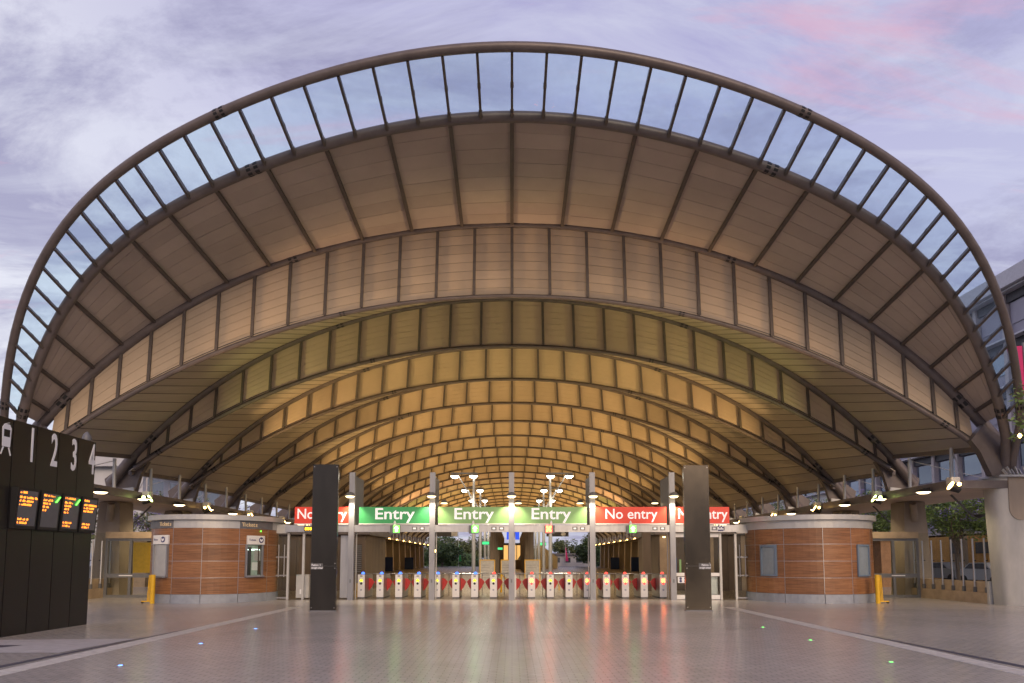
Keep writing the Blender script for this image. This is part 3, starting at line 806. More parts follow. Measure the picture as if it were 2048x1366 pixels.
# ---- two dark direction pillars
for s, y0, fx in ((-1, 22.99, -6.16), (1, 23.2, 6.14)):
    t = thing('direction_pillar', 'tall flat dark metal pillar standing in front of the %s red No entry sign' % ('left' if s < 0 else 'right'), 'pillar', (fx, y0, 0), 'dark direction pillars')
    MB().box(fx - 0.42, fx + 0.42, y0, y0 + 0.14, 0.0, 1.465).build('lower_panel', 'pillar_black', t)
    MB().box(fx - 0.42, fx + 0.42, y0, y0 + 0.14, 1.475, 4.82).build('upper_panel', 'pillar_black', t)
    MB().box(fx - 0.415, fx + 0.415, y0 + 0.01, y0 + 0.13, 1.46, 1.48).build('joint', 'mid_grey', t)
    MB().box(fx - 0.44, fx + 0.44, y0 - 0.02, y0 + 0.16, 0.0, 0.035).build('base_plate', 'mid_grey', t)
    for bx_ in (-0.37, 0.37):
        for bz_ in (0.12, 1.40, 1.56, 4.74): MB().lathe([(0.014, -0.006), (0.014, -0.001)], 8, (fx + bx_, y0, bz_), 'y').build('fixing', 'steel', t)
    px0, px1 = (fx - 0.42, fx - 0.02) if s < 0 else (fx + 0.02, fx + 0.42)
    MB().box(px0, px1, y0 - 0.012, y0 - 0.001, 1.36, 1.56).build('name_plate', 'sign_plate', t)
    al = 'LEFT' if s < 0 else 'RIGHT'; xx = px0 + 0.03 if s < 0 else px1 - 0.01
    text('Platform  3', 0.088, 'letter_white', (xx if s < 0 else xx - 0.0, y0 - 0.016, 1.475), t, sx=0.75, off=0.0015, align=al)
    text('straight ahead', 0.088, 'letter_white', (xx, y0 - 0.016, 1.385), t, sx=0.75, off=0.0015, align=al)

# ---- in-ground guide lights
for s, col, ys in ((-1, 'blue', (11.36, 14.26, 17.28)), (1, 'green', (11.73, 14.86, 17.65))):
    for i, y in enumerate(ys):
        nm = ('nearest', 'middle', 'farthest')[i]
        t = thing('ground_light', 'small %s guide light set in the paving, %s of three' % (col, nm), 'ground light', (s * 6.25, y, 0), 'guide lights in the paving')
        MB().lathe([(0.075, 0.001), (0.075, 0.006), (0.06, 0.009)], 14, (s * 6.25, y, 0)).build('ring', 'steel', t)
        MB().lathe([(0.036, 0.009), (0.03, 0.014)], 12, (s * 6.25, y, 0)).build('lens', 'stud_' + col, t)

# ================================================================ GATE LINE
GY = 29.4
PX = [-6.73, -3.345, -0.02, 3.375, 6.73]
fr = thing('gate_portal', 'grey steel portal of posts and a head beam over the ticket gates', 'portal', (0, GY, 0))
for i, x in enumerate(PX):
    MB().box(x - 0.115, x + 0.115, GY - 0.10, GY + 0.10, 0, 5.34).build('post', 'grey_paint', fr)
    MB().box(x - 0.075, x + 0.075, GY + 0.102, GY + 1.9, 3.0, 5.22).build('banner_box', 'mid_grey', fr)
    MB().box(x - 0.03, x + 0.03, GY - 0.106, GY - 0.101, 0.72, 0.86).build('switch_plate', 'mid_grey', fr)
    if i in (0, 4): pass
    MB().box(x + (0.12 if x < 0 else -0.16), x + (0.16 if x < 0 else -0.12), GY + 0.3, GY + 0.36, 0.0, 2.82).build('door_edge', 'light_steel', fr)
XE0, XE1 = -9.5, 9.5
spans = [(XE0, PX[0]), (PX[0], PX[1]), (PX[1], PX[2]), (PX[2], PX[3]), (PX[3], PX[4]), (PX[4], XE1)]
for a, b in spans:
    MB().box(a + (0.116 if a > XE0 else 0), b - (0.116 if b < XE1 else 0), GY - 0.06, GY + 0.10, 2.83, 3.12).build('head_beam', 'steel', fr)
    if a > XE0:
        for dx in (0.62, 0.30):
            MB().box(b - (0.116 if b < XE1 else 0.4) - dx - 0.11, b - (0.116 if b < XE1 else 0.4) - dx + 0.11, GY - 0.068, GY - 0.061, 2.90, 3.05).build('notice_plate', 'mid_grey', fr)
            MB().box(b - (0.116 if b < XE1 else 0.4) - dx - 0.06, b - (0.116 if b < XE1 else 0.4) - dx + 0.05, GY - 0.072, GY - 0.069, 2.94, 3.01).build('notice_symbol', 'letter_white', fr)
SG = [('No entry', 'red', 'half hidden by the left dark pillar', -9.12, -6.86), ('Entry', 'green', 'leftmost of the three', -6.42, -3.46), ('Entry', 'green', 'middle of the three', -3.10, -0.14),
      ('Entry', 'green', 'rightmost of the three', 0.10, 3.14), ('No entry', 'red', 'wholly in view beside the green signs', 3.50, 6.48), ('No entry', 'red', 'half hidden by the right dark pillar', 6.86, 9.12)]
for s, c, w, a, b in SG:
    t = thing('overhead_sign', '%s overhead sign reading %s in white, %s' % (c, s, w), 'sign', ((a + b) / 2, GY, 3.2), 'overhead gate signs')
    MB().box(a, b, GY - 0.07, GY + 0.08, 3.185, 3.88).build('sign_box', 'sign_green_lit' if (s == 'Entry' and a > -4) else 'sign_' + c, t)
    MB().box(a, b, GY - 0.09, GY + 0.09, 3.14, 3.183).build('lower_trim', 'white_paint', t)
    if s == 'Entry': text('Entry', 0.66, 'letter_lit', ((a + b) / 2, GY - 0.076, 3.37), t, sx=1.18, off=0.010)
    else: text('No entry', 0.60, 'letter_lit', ((a + b) / 2, GY - 0.076, 3.385), t, sx=0.98 if b - a > 2.5 else 0.93, off=0.006)
# lane signals hanging under the signs
for x, kind, w in ((-4.88, 'green', 'under the leftmost Entry sign'), (-1.60, 'green', 'under the middle Entry sign'), (1.58, 'red', 'under the rightmost Entry sign'), (4.98, 'green', 'under the fully visible No entry sign')):
    t = thing('lane_signal', '%s lane signal with lit %s %s' % (kind, 'arrow' if kind == 'green' else 'cross', w), 'signal', (x, GY, 2.8), 'lane signals')
    MB().box(x - 0.20, x + 0.20, GY - 0.22, GY - 0.065, 2.76, 3.10).build('housing', 'mid_grey', t)
    cx = x + (0.06 if kind == 'green' else -0.05); cz = 2.95
    MB().box(cx - 0.125, cx + 0.125, GY - 0.235, GY - 0.221, cz - 0.15, cz + 0.15).build('lit_panel', 'led_green' if kind == 'green' else 'led_red', t)
    m = MB(); yy = GY - 0.24
    if kind == 'green':
        m.prism([(cx, cz + 0.12), (cx - 0.095, cz + 0.01), (cx - 0.035, cz + 0.01), (cx - 0.035, cz - 0.12), (cx + 0.035, cz - 0.12), (cx + 0.035, cz + 0.01), (cx + 0.095, cz + 0.01)], yy - 0.006, yy, 'y')
        m.build('arrow', 'led_green_core', t)
    else:
        m.bar((cx - 0.09, yy - 0.003, cz - 0.1), (cx + 0.09, yy - 0.003, cz + 0.1), 0.006, 0.055, (0, 0, 1)); m.bar((cx - 0.09, yy - 0.011, cz + 0.1), (cx + 0.09, yy - 0.011, cz - 0.1), 0.006, 0.055, (0, 0, 1))
        m.build('cross', 'led_yellow_hot', t)
    MB().lathe([(0.07, 0), (0.065, 0.08), (0.03, 0.18), (0.01, 0.2)], 10, (x + (-0.02 if kind == 'green' else 0.06), GY - 0.14, 3.10)).build('beacon', 'white_paint', t, 40)
t = thing('message_display', 'small amber dot display on the head beam beside the left dark pillar', 'display', (-8.5, GY, 2.9))
MB().box(-8.70, -8.05, GY - 0.12, GY - 0.065, 2.86, 3.06).build('housing', 'dark', t)
m = MB()
for i in range(6): m.box(-8.66 + i * 0.10, -8.66 + i * 0.10 + 0.075, GY - 0.128, GY - 0.121, 2.90, 3.02)
m.build('characters', 'led_amber', t)
t = thing('police_sign', 'small blue and white chequered police notice on the right head beam', 'sign', (8.75, GY, 2.9))
MB().box(8.62, 8.86, GY - 0.075, GY - 0.061, 2.86, 3.10).build('plate', 'letter_white', t)
m = MB()
for i in range(4):
    for j in range(2):
        if (i + j) % 2: m.box(8.62 + i * 0.06, 8.68 + i * 0.06, GY - 0.08, GY - 0.076, 2.98 + j * 0.06, 3.04 + j * 0.06)
m.box(8.625, 8.855, GY - 0.08, GY - 0.076, 2.87, 2.93); m.build('chequers', 'letter_navy', t)
# dome lamps on the posts
for i, x in enumerate(PX):
    t = thing('post_lamp', 'grey dome lamp lit below on the %s steel portal post from the left' % ORD[i], 'lamp', (x, GY - 0.25, 4.3), 'dome lamps on the portal posts')
    MB().lathe([(0.05, 0.17), (0.12, 0.15), (0.18, 0.09), (0.20, 0.0)], 16, (x, GY - 0.42, 4.30)).build('dome', 'mid_grey', t, 50)
    MB().lathe([(0.12, -0.06), (0.19, -0.003)], 16, (x, GY - 0.42, 4.30)).build('lens', 'lamp_warm', t)
    MB().bar((x, GY - 0.12, 4.42), (x, GY - 0.42, 4.44), 0.05, 0.05).build('arm', 'mid_grey', t)
    spot('lamp_light', (x, GY - 0.45, 4.2), (x, GY + 0.5, 0), 230, (1.0, 0.82, 0.60), R(110), 0.6, 0.1, t)
    if i:   # lamp facing the platforms, seen past the post
        t = thing('post_lamp', 'small warm lamp behind the %s portal post from the left' % ORD[i], 'lamp', (x - 0.3, GY + 1.2, 4.2), 'dome lamps on the portal posts')
        MB().lathe([(0.04, 0.14), (0.12, 0.10), (0.16, 0.0)], 12, (x - 0.32 if x > 0 else x + 0.3, GY + 1.9, 4.2)).build('dome', 'mid_grey', t, 50)
        MB().lathe([(0.13, -0.03), (0.15, -0.003)], 12, (x - 0.32 if x > 0 else x + 0.3, GY + 1.9, 4.2)).build('lens', 'lamp_warm', t)

# ---- ticket gates
def make_gate(x, lamp, face, label, wings):
    y = 30.4; t = thing('ticket_gate', label, 'ticket gate', (x, y, 0), 'ticket gates in a row')
    MB().prism([(y, 0.06), (y + 1.75, 0.06), (y + 1.75, 0.96), (y + 1.6, 1.03), (y + 0.02, 1.03), (y, 1.0)], x - 0.148, x + 0.148, 'x').build('cabinet', 'steel', t)
    MB().box(x - 0.15, x + 0.15, y - 0.022, y - 0.001, 0.07, 1.03).build('front_plate', 'white_paint', t)
    MB().box(x - 0.14, x + 0.14, y + 0.01, y + 1.7, 0.0, 0.058).build('base', 'mid_grey', t)
    MB().box(x - 0.152, x + 0.152, y - 0.02, y + 1.6, 1.034, 1.052).build('top_plate', 'mid_grey', t)
    MB().box(x - 0.05, x + 0.05, y - 0.030, y - 0.023, 0.95, 0.985).build('ticket_slot', 'dark', t)
    m = MB(); zz = 0.775
    if face == 'arrow':
        m.prism([(x, zz + 0.075), (x - 0.075, zz + 0.01), (x - 0.05, zz - 0.06), (x, zz - 0.03), (x + 0.05, zz - 0.06), (x + 0.075, zz + 0.01)], y - 0.03, y - 0.023, 'y')
        m.build('lit_arrow', 'led_yellow', t)
        MB().lathe([(0.05, -0.03), (0.05, -0.023)], 14, (x, y, 0.645), 'y').build('reader', 'dark', t)
    else:
        m.bar((x - 0.06, y - 0.030, zz - 0.06), (x + 0.06, y - 0.030, zz + 0.06), 0.008, 0.04); m.bar((x - 0.06, y - 0.039, zz + 0.06), (x + 0.06, y - 0.039, zz - 0.06), 0.008, 0.04)
        m.build('lit_cross', 'led_yellow_hot', t)
        MB().box(x - 0.085, x + 0.085, y - 0.026, y - 0.0225, zz - 0.085, zz + 0.085).build('signal_pane', 'led_red', t)
        MB().lathe([(0.05, -0.03), (0.05, -0.023)], 14, (x, y, 0.64), 'y').build('reader', 'led_red_soft', t)
    MB().lathe([(0.037, -0.028), (0.037, -0.023)], 12, (x, y, 0.375), 'y').build('round_label', 'letter_navy', t)
    MB().lathe([(0.02, -0.032), (0.02, -0.0285)], 10, (x, y, 0.375), 'y').build('label_symbol', 'letter_white', t)
    MB().lathe([(0.075, 0), (0.07, 0.04), (0.04, 0.085)], 12, (x + 0.02, y + 0.25, 1.052)).build('lamp', 'led_blue' if lamp == 'blue' else 'led_red_soft', t, 40)
    for s in wings:
        xs = x + s * 0.15
        MB().prism([(xs, 0.86), (xs + s * 0.12, 0.83), (xs + s * 0.245, 0.70), (xs + s * 0.13, 0.45), (xs, 0.30)], y + 0.85, y + 0.885, 'y').build('paddle', 'paddle_red', t)
    return t
gates = []
for bay, xs, sign in ((0, (-6.5, -5.69, -4.88, -4.07), 'under the leftmost Entry sign'), (1, (-3.24, -2.42, -1.61, -0.80), 'under the middle Entry sign'),
                      (2, (0.03, 0.845, 1.655, 2.46, 3.255), 'under the rightmost Entry sign'), (3, (4.08, 4.89, 5.70, 6.52), 'under the clear No entry sign')):
    for i, x in enumerate(xs):
        red = (bay == 1 and i == 3) or bay >= 2
        cross = (bay == 3) or (bay == 2 and i in (1, 4))
        lamp = 'red' if red else 'blue'
        wings = (-1, 1)
        if bay == 0 and i == 0: wings = (1,)
        make_gate(x, lamp, 'cross' if cross else 'arrow', '%s ticket gate from the left %s, %s lamp on top' % (ORD[i], sign, lamp), wings)
for x0, x1, w in ((-6.5, -3.4, 'left'), (-3.2, -0.1, 'middle left'), (0.1, 3.3, 'middle right'), (3.5, 6.6, 'right')):
    t = thing('hand_rail', 'thin steel rail behind the %s group of ticket gates' % w, 'railing', (x0, 32.9, 0), 'rails behind the gates')
    MB().tube([(x0, 32.9, 1.02), (x1, 32.9, 1.02)], 0.025, 8).build('rail', 'steel', t)
    n = 6
    for i in range(n): MB().tube([(x0 + (x1 - x0) * (i + .5) / n, 32.9, 0), (x0 + (x1 - x0) * (i + .5) / n, 32.9, 1.0)], 0.016, 6).build('upright', 'mid_grey', t)

# ================================================================ TICKET BOOTHS
def booth(s):
    cx, cy, r = s * 12.42, 29.6, 2.5
    lab = 'round timber-clad ticket booth with Tickets signs and a serving window on the left' if s < 0 else 'round timber-clad booth with two blue-framed windows on the right'
    t = thing('ticket_booth', lab, 'booth', (cx, cy, 0), 'round booths')
    # measured around from facing the forecourt (-Y)
    def A(deg): return R(-90 + deg * 1.0)
    if s > 0: cuts = [-96, -74, -42, -9, 17, 47, 78, 110]
    else: cuts = [-110, -78, -47, -17, 10, 41, 72, 96]
    rows = [(0.345, 0.965), (0.980, 1.612), (1.627, 2.270), (2.285, 2.90)]
    wins = {}
    if s > 0: wins = {1: (-66, -48.5), 4: (23.0, 41.0)}
    else: wins = {2: (-42, -22), 5: (47.5, 64.0)}
    for i in range(len(cuts) - 1):
        a, b = cuts[i], cuts[i + 1]
        MB().arcwall(cx, cy, r - 0.02, r + 0.03, A(a + 0.25), A(b - 0.25), 0.0, 0.335, 6).build('plinth_panel', 'plinth', t, 30)
        for z0, z1 in rows:
            MB().arcwall(cx, cy, r - 0.03, r, A(a + 0.22), A(b - 0.22), z0, z1, 6).build('timber_panel', 'timber', t, 30)
    MB().arcwall(cx, cy, r - 0.10, r - 0.032, A(cuts[0]), A(cuts[-1]), 0.0, 2.95, 40).build('backing', 'mid_grey', t)
    j = MB()
    for z in (0.972, 1.62, 2.277): j.arcwall(cx, cy, r - 0.03, r + 0.004, A(cuts[0]), A(cuts[-1]), z - 0.008, z + 0.008, 40)
    for c in cuts: j.arcwall(cx, cy, r - 0.03, r + 0.0045, A(c - 0.17), A(c + 0.17), 0.336, 2.90, 1)
    j.build('joint_trim', 'steel', t)
    MB().arcwall(cx, cy, r - 0.15, r + 0.02, A(-115), A(115), 2.905, 3.22, 44).build('fascia', 'light_steel', t, 30)
    MB().arcwall(cx, cy, 0.02, r + 0.16, A(-118), A(118), 3.225, 3.42, 44).build('roof_slab', 'light_steel', t, 30)
    def pt(deg, rr, z): return Vector((cx + rr * math.cos(A(deg)), cy + rr * math.sin(A(deg)), z))
    for i, (a, b) in wins.items():
        z0, z1 = (1.02, 2.26) if s > 0 else (1.05, 2.27)
        if s > 0:
            f = MB()
            f.arcwall(cx, cy, r - 0.01, r + 0.06, A(a), A(b), z0, z0 + 0.07, 4); f.arcwall(cx, cy, r - 0.01, r + 0.06, A(a), A(b), z1 - 0.07, z1, 4)
            f.arcwall(cx, cy, r - 0.01, r + 0.06, A(a), A(a + 1.7), z0 + 0.07, z1 - 0.07, 1); f.arcwall(cx, cy, r - 0.01, r + 0.06, A(b - 1.7), A(b), z0 + 0.07, z1 - 0.07, 1)
            w = f.build('window', 'frame_blue', t)
            MB().arcwall(cx, cy, r + 0.004, r + 0.015, A(a + 1.7), A(b - 1.7), z0 + 0.07, z1 - 0.07, 4).build('pane', 'window_grey', w, 30)
        else:
            f = MB()
            f.arcwall(cx, cy, r - 0.01, r + 0.16, A(a - 0.8), A(b + 0.8), z0 - 0.06, z0, 4)
            f.arcwall(cx, cy, r - 0.01, r + 0.09, A(a - 0.8), A(a + 0.6), z0, z1, 1); f.arcwall(cx, cy, r - 0.01, r + 0.09, A(b - 0.6), A(b + 0.8), z0, z1, 1)
            w = f.build('window', 'grey_paint', t)
            if i == 5:
                # lit serving window: bright interior with counter things behind glass
                MB().arcwall(cx, cy, r + 0.003, r + 0.008, A(a + 0.6), A(b - 0.6), z0, z1, 4).build('interior', 'booth_glow_wall', w)
                MB().arcwall(cx, cy, r + 0.012, r + 0.02, A(a + 1), A(a + 5), z0, z1 - 0.1, 1).build('jamb', 'louvre', w)
                MB().arcwall(cx, cy, r + 0.012, r + 0.02, A(b - 4.5), A(b - 1), z0 + 0.02, z1 - 0.02, 1).build('jamb', 'brown_wall', w)
                MB().arcwall(cx, cy, r + 0.012, r + 0.02, A(a + 6), A(a + 12), z0 + 0.2, z0 + 0.52, 2).build('ticket_printer', 'white_paint', w)
                MB().arcwall(cx, cy, r + 0.012, r + 0.02, A(a + 8), A(a + 15), z0 + 0.58, z0 + 1.02, 2).build('notice', 'map_paper', w)
                MB().arcwall(cx, cy, r + 0.012, r + 0.02, A(a + 1.5), A(a + 14), z1 - 0.22, z1 - 0.18, 2).build('strip_light', 'booth_lamp', w)
                MB().arcwall(cx, cy, r + 0.035, r + 0.04, A(a + 0.6), A(b - 0.6), z0, z1, 4).build('pane', 'clear_glass', w)
            else:
                MB().arcwall(cx, cy, r + 0.01, r + 0.03, A(a + 0.6), A(b - 0.6), z0, z1, 4).build('shutter', 'light_steel', w)
            pl = MB().arcwall(cx, cy, r + 0.02, r + 0.10, A(a), A(b + 1.5), z1 + 0.01, z1 + 0.36, 4).build('sign_plate', 'white_paint', t)
            c = pt((a + b) / 2 + 5.5, r + 0.104, z1 + 0.185); ang = R((a + b) / 2 + 5.5)
            ring = MB()
            tx = Vector((math.cos(ang), math.sin(ang), 0)); 
            rm = Matrix.Translation(c) @ Matrix.Rotation(ang, 4, 'Z')
            ring.lathe([(0.115, -0.006), (0.115, 0.004)], 18, (0, 0, 0), 'y'); ring.v = [tuple(rm @ Vector(q)) for q in ring.v]; ring.build('round_symbol', 'letter_navy', pl)
            h = MB().prism([(-0.07, -0.02), (0, -0.075), (0.075, -0.01), (0.06, 0.06), (0.0, 0.01), (-0.06, 0.065)], -0.012, -0.007, 'y'); h.v = [tuple(rm @ Vector(q)) for q in h.v]; h.build('hand_symbol', 'letter_white', pl)
            text('Tickets', 0.115, 'letter_navy', pt(a + 1.5, r + 0.104, z1 + 0.15), pl, (R(90), 0, R((a + b) / 2 - 4)), 0.9, align='LEFT')
    if s < 0:
        for (a, b, ta) in ((-62, -17, -34), (41, 78, 42.5)):
            f = MB().arcwall(cx, cy, r + 0.02, r + 0.035, A(a), A(b), 2.915, 3.21, 6).build('sign_band', 'mid_grey', t, 30)
            w = 'Tickets'; step = 2.35
            for n, ch in enumerate(w):
                dg = ta + n * step - (1.2 if n > 1 else 0) * 0.6
                p = pt(dg, r + 0.042, 2.99); text(ch, 0.22, 'letter_cream', p, f, (R(90), 0, R(dg)), 0.95, 0.004, align='LEFT')
        d = MB().lathe([(0.02, 0), (0.03, 0.02), (0.0, 0.05)], 8, tuple(pt(62, r + 0.03, 2.80))); d.build('indicator', 'led_green', t)
    return t
booth(-1); booth(1)

# ---- glazed side doors and screens between booths and portal
for s in (-1, 1):
    w = side_word(s)
    def q(x): return s * x
    t = thing('glazed_screen', 'steel-framed glass screen with tall handles between %s booth and portal' % w, 'glass screen', (q(9.2), 29.8, 0), 'glazed screens beside the portal')
    def bx(m, x0, x1, *a): return m.box(min(q(x0), q(x1)), max(q(x0), q(x1)), *a)
    fm = MB(); 
    for x in (8.78, 9.42): bx(fm, x - 0.045, x + 0.045, 29.55, 29.65, 0.0, 2.82)
    fm.build('frame_post', 'light_steel', t)
    bx(MB(), 9.42, 10.15, 29.50, 29.60, 2.78, 3.15).build('frame_head', 'light_steel', t)
    bx(MB(), 9.47, 10.05, 29.57, 29.585, 0.1, 2.77).build('pane', 'clear_glass', t)
    for x in (9.56, 9.80):
        MB().tube([(q(x), 29.50, 0.95), (q(x), 29.50, 2.3)], 0.022, 8).build('pull_handle', 'steel', t)
    for z in (0.05, 0.98, 1.75): bx(MB(), 9.47, 10.05, 29.56, 29.60, z, z + 0.06).build('rail', 'grey_paint', t)
    if s > 0:
        # staffed gate room: white counter rails, glass and posted notices
        for z, h in ((0.02, 0.18), (0.98, 0.14), (2.62, 0.16)): bx(MB(), 6.9, 8.72, 29.56, 29.64, z, z + h).build('white_rail', 'white_paint', t)
        bx(MB(), 6.9, 8.72, 29.60, 29.612, 0.2, 2.62).build('pane', 'clear_glass', t)
        bx(MB(), 6.95, 7.6, 29.53, 29.545, 0.70, 0.95).build('notice_board', 'letter_white', t)
        nb = MB()
        for i in range(3):
            for j in range(2): nb.lathe([(0.055, -0.008), (0.055, 0)], 12, (7.07 + i * 0.2, 29.53, 0.775 + j * 0.11), 'y')
        nb.build('round_notice', 'letter_navy', t)
        bx(MB(), 8.3, 8.7, 29.8, 30.4, 0.2, 0.95).build('cabinet', 'steel', t)
        bx(MB(), 6.92, 7.02, 29.9, 30.3, 1.12, 1.75).build('blue_panel', 'navy', t)
        for i, mm in enumerate(('lime', 'yellow', 'lime')): bx(MB(), 7.12 + i * 0.23, 7.2 + i * 0.23, 29.9, 29.95, 1.12, 1.68).build('leaflet_strip', mm, t)
    else:
        bx(MB(), 8.95, 9.36, 29.58, 29.59, 1.0, 2.5).build('pane', 'clear_glass', t)
        bx(MB(), 8.62, 9.16, 29.9, 30.5, 0.06, 1.04).build('machine_cabinet', 'light_steel', t)
        bx(MB(), 8.82, 9.0, 29.885, 29.898, 0.22, 0.42).build('notice', 'letter_white', t)
        bx(MB(), 6.95, 7.3, 29.9, 30.5, 0.06, 2.7).build('side_cabinet', 'steel', t)
    # door set beyond the booth
    d = thing('glass_door', 'grey-framed double glass door beside the %s booth under a tan header' % w, 'door', (q(17), 31.0, 0), 'side glass doors')
    x0, x1 = 15.3, 18.05; y = 31.2
    bx(MB(), x0, x1, y - 0.08, y + 0.08, 2.62, 2.90).build('header', 'sandstone', d)
    for x in (x0 + 0.05, (x0 + x1) / 2 + 0.25, x1 - 0.06): bx(MB(), x - 0.06, x + 0.06, y - 0.05, y + 0.05, 0.0, 2.61).build('stile', 'mid_grey', d)
    bx(MB(), x0, x1, y - 0.04, y + 0.04, 2.50, 2.61).build('top_rail', 'mid_grey', d)
    bx(MB(), x0, x1, y - 0.045, y + 0.045, 0.0, 0.12).build('bottom_rail', 'mid_grey', d)
    bx(MB(), x0, x1, y - 0.035, y + 0.035, 0.88, 1.06).build('push_rail', 'mid_grey', d)
    bx(MB(), x0 + 0.1, x1 - 0.1, y - 0.006, y + 0.006, 0.12, 2.5).build('pane', 'screen_glass', d)
    bx(MB(), x0 + 1.5, x0 + 2.1, y - 0.052, y - 0.046, 0.95, 0.99).build('door_notice', 'letter_white', d)
    # low stone wall with glass screen on steel uprights
    wl = thing('screen_wall', 'low sandstone wall carrying a glass screen on steel uprights, %s side' % w, 'wall', (q(18.3), 29.5, 0), 'low walls with glass screens')
    for i in range(4):
        ya, yb = 26.75 + i * 1.45, 26.75 + (i + 1) * 1.45 - 0.012
        bx(MB(), 18.05, 18.45, ya, yb, 0.0, 0.42).build('base_stone', 'sandstone', wl)
        bx(MB(), 18.16, 18.42, ya, yb, 0.425, 0.84).build('top_stone', 'sandstone', wl)
    bx(MB(), 18.0, 18.5, 26.62, 26.74, 0, 0.86).build('end_stone', 'concrete', wl)
    for i in range(9):
        yy = 26.9 + i * 0.68
        MB().tube([(q(18.10), yy, 0.36), (q(18.10), yy, 2.5)], 0.035, 8).build('upright', 'steel', wl, 40)
        bx(MB(), 18.06, 18.15, yy - 0.05, yy + 0.05, 0.32, 0.62).build('shoe', 'mid_grey', wl)
        bx(MB(), 18.08, 18.2, yy - 0.02, yy + 0.02, 1.62, 1.66).build('clip', 'dark', wl)
    for i in range(4):
        bx(MB(), 18.20, 18.212, 26.8 + i * 1.45, 26.8 + (i + 1) * 1.45 - 0.015, 0.85, 2.85).build('glass_panel', 'screen_glass', wl)
    # yellow folding barrier
    b = thing('yellow_barrier', 'bright yellow folded barrier post beside the %s booth' % w, 'barrier', (q(13.95), 27.0, 0), 'yellow barrier posts')
    cx = q(14.02) if s > 0 else -13.78
    MB().tube([(cx, 27.05, 0), (cx, 27.05, 1.10)], 0.085, 14).build('post', 'yellow', b, 40)
    for i in (1, 2, 3):
        ox = 0.09 + 0.05 * i
        MB().bar((cx + s * ox, 27.15, 0.10), (cx + s * (ox - 0.06), 27.12, 1.08), 0.03, 0.022, (0, 1, 0)).build('folded_bar', 'yellow', b)
    MB().box(min(cx, cx + s * 0.45), max(cx, cx + s * 0.45), 27.1, 27.16, 0.06, 0.10).build('foot_bar', 'yellow', b)
    MB().lathe([(0.05, -0.02), (0.05, 0.02)], 12, (cx + s * 0.42, 27.14, 0.05), 'y').build('castor', 'rubber', b)

# ---- gooseneck lamps hung from the eaves
for s in (-1, 1):
    for i, y in enumerate((28.6, 34.8, 41.0)):
        t = thing('arm_lamp', 'dark lamp on a bent arm below the %s eaves, %s from the front' % (side_word(s), ORD[i]), 'lamp', (s * 18.6, y, 4.3), 'bent-arm lamps below the eaves')
        MB().tube([(s * 18.0, y, 4.32), (s * 18.75, y, 3.55), (s * 18.9, y, 3.50)], 0.045, 8).build('arm', 'mid_grey', t, 40)
        MB().lathe([(0.05, -0.14), (0.13, -0.09), (0.26, 0.0), (0.05, 0.03)], 14, (s * 19.1, y, 3.50)).build('head', 'dark', t, 40)

# ================================================================ BEYOND THE GATES
def service(s):
    w = side_word(s)
    def bx(m, x0, x1, *a): return m.box(min(s * x0, s * x1), max(s * x0, s * x1), *a)
    t = thing('service_room', 'brown panelled service room behind the %s ticket gates%s' % (w, ' with a louvred grille' if s < 0 else ' with a dark corner post'), 'room', (s * 12, 40, 0), 'service rooms')
    Y = 38.0
    n = 12; x0, x1 = 8.0, 16.8
    for i in range(n):
        a = x0 + (x1 - x0) * i / n; b = x0 + (x1 - x0) * (i + 1) / n - 0.012
        bx(MB(), a, b, Y, Y + 0.06, 0.0, 3.0).build('wall_panel', 'brown_wall' if (s < 0 or i % 3) else 'sandstone', t)
    for i in range(6):
        bx(MB(), x0 - 0.06, x0 - 0.002, Y + i * 1.0, Y + i * 1.0 + 0.988, 0.0, 3.0).build('side_panel', 'brown_wall', t)
    bx(MB(), x0 - 0.3, x1, Y - 0.3, Y + 6.4, 3.02, 3.32).build('roof', 'tube', t)
    if s < 0:
        g = bx(MB(), 8.12, 8.94, Y - 0.02, Y - 0.003, 0.95, 2.5).build('grille', 'louvre', t)
        for i in range(14):
            z = 1.0 + i * 0.106
            bx(MB(), 8.14, 8.92, Y - 0.07, Y - 0.022, z, z + 0.05).build('louvre_blade', 'mid_grey', g)
    else:
        bx(MB(), 7.0, 7.42, Y - 0.5, Y - 0.1, 0, 4.3).build('corner_post', 'brown_wall', t)
        MB().lathe([(0.05, -0.05), (0.09, 0)], 10, (8.2, Y - 0.2, 2.9)).build('ceiling_lamp', 'lamp_warm', t)
    return t
service(-1); service(1)
for s in (-1, 1):
    t = thing('side_wall', 'brown panelled wall between the far columns along the %s platform' % side_word(s), 'wall', (s * 18.9, 60, 0), 'far side walls')
    for k in range(5, NB - 1):
        yk = 26.2 + BAY * k
        for j in range(3):
            a = yk + 0.5 + j * 1.7; MB().box(min(s * 18.85, s * 18.95), max(s * 18.85, s * 18.95), a, a + 1.68, 0, 4.25).build('wall_panel', 'brown_concrete', t)
    for i, y in enumerate((96.0, 116.0)):
        t = thing('information_panel', 'dark blue standing panel by the %s wall, %s of two' % (side_word(s), 'nearer' if i == 0 else 'farther'), 'panel', (s * 17.0, y, 0), 'blue panels by the far walls')
        MB().box(s * 17.0 - 0.72, s * 17.0 + 0.72, y, y + 0.12, 0.0, 1.95).build('board', 'navy', t)
        MB().box(s * 17.0 - 0.76, s * 17.0 + 0.76, y + 0.02, y + 0.10, -0.0, 0.06).build('foot', 'mid_grey', t)
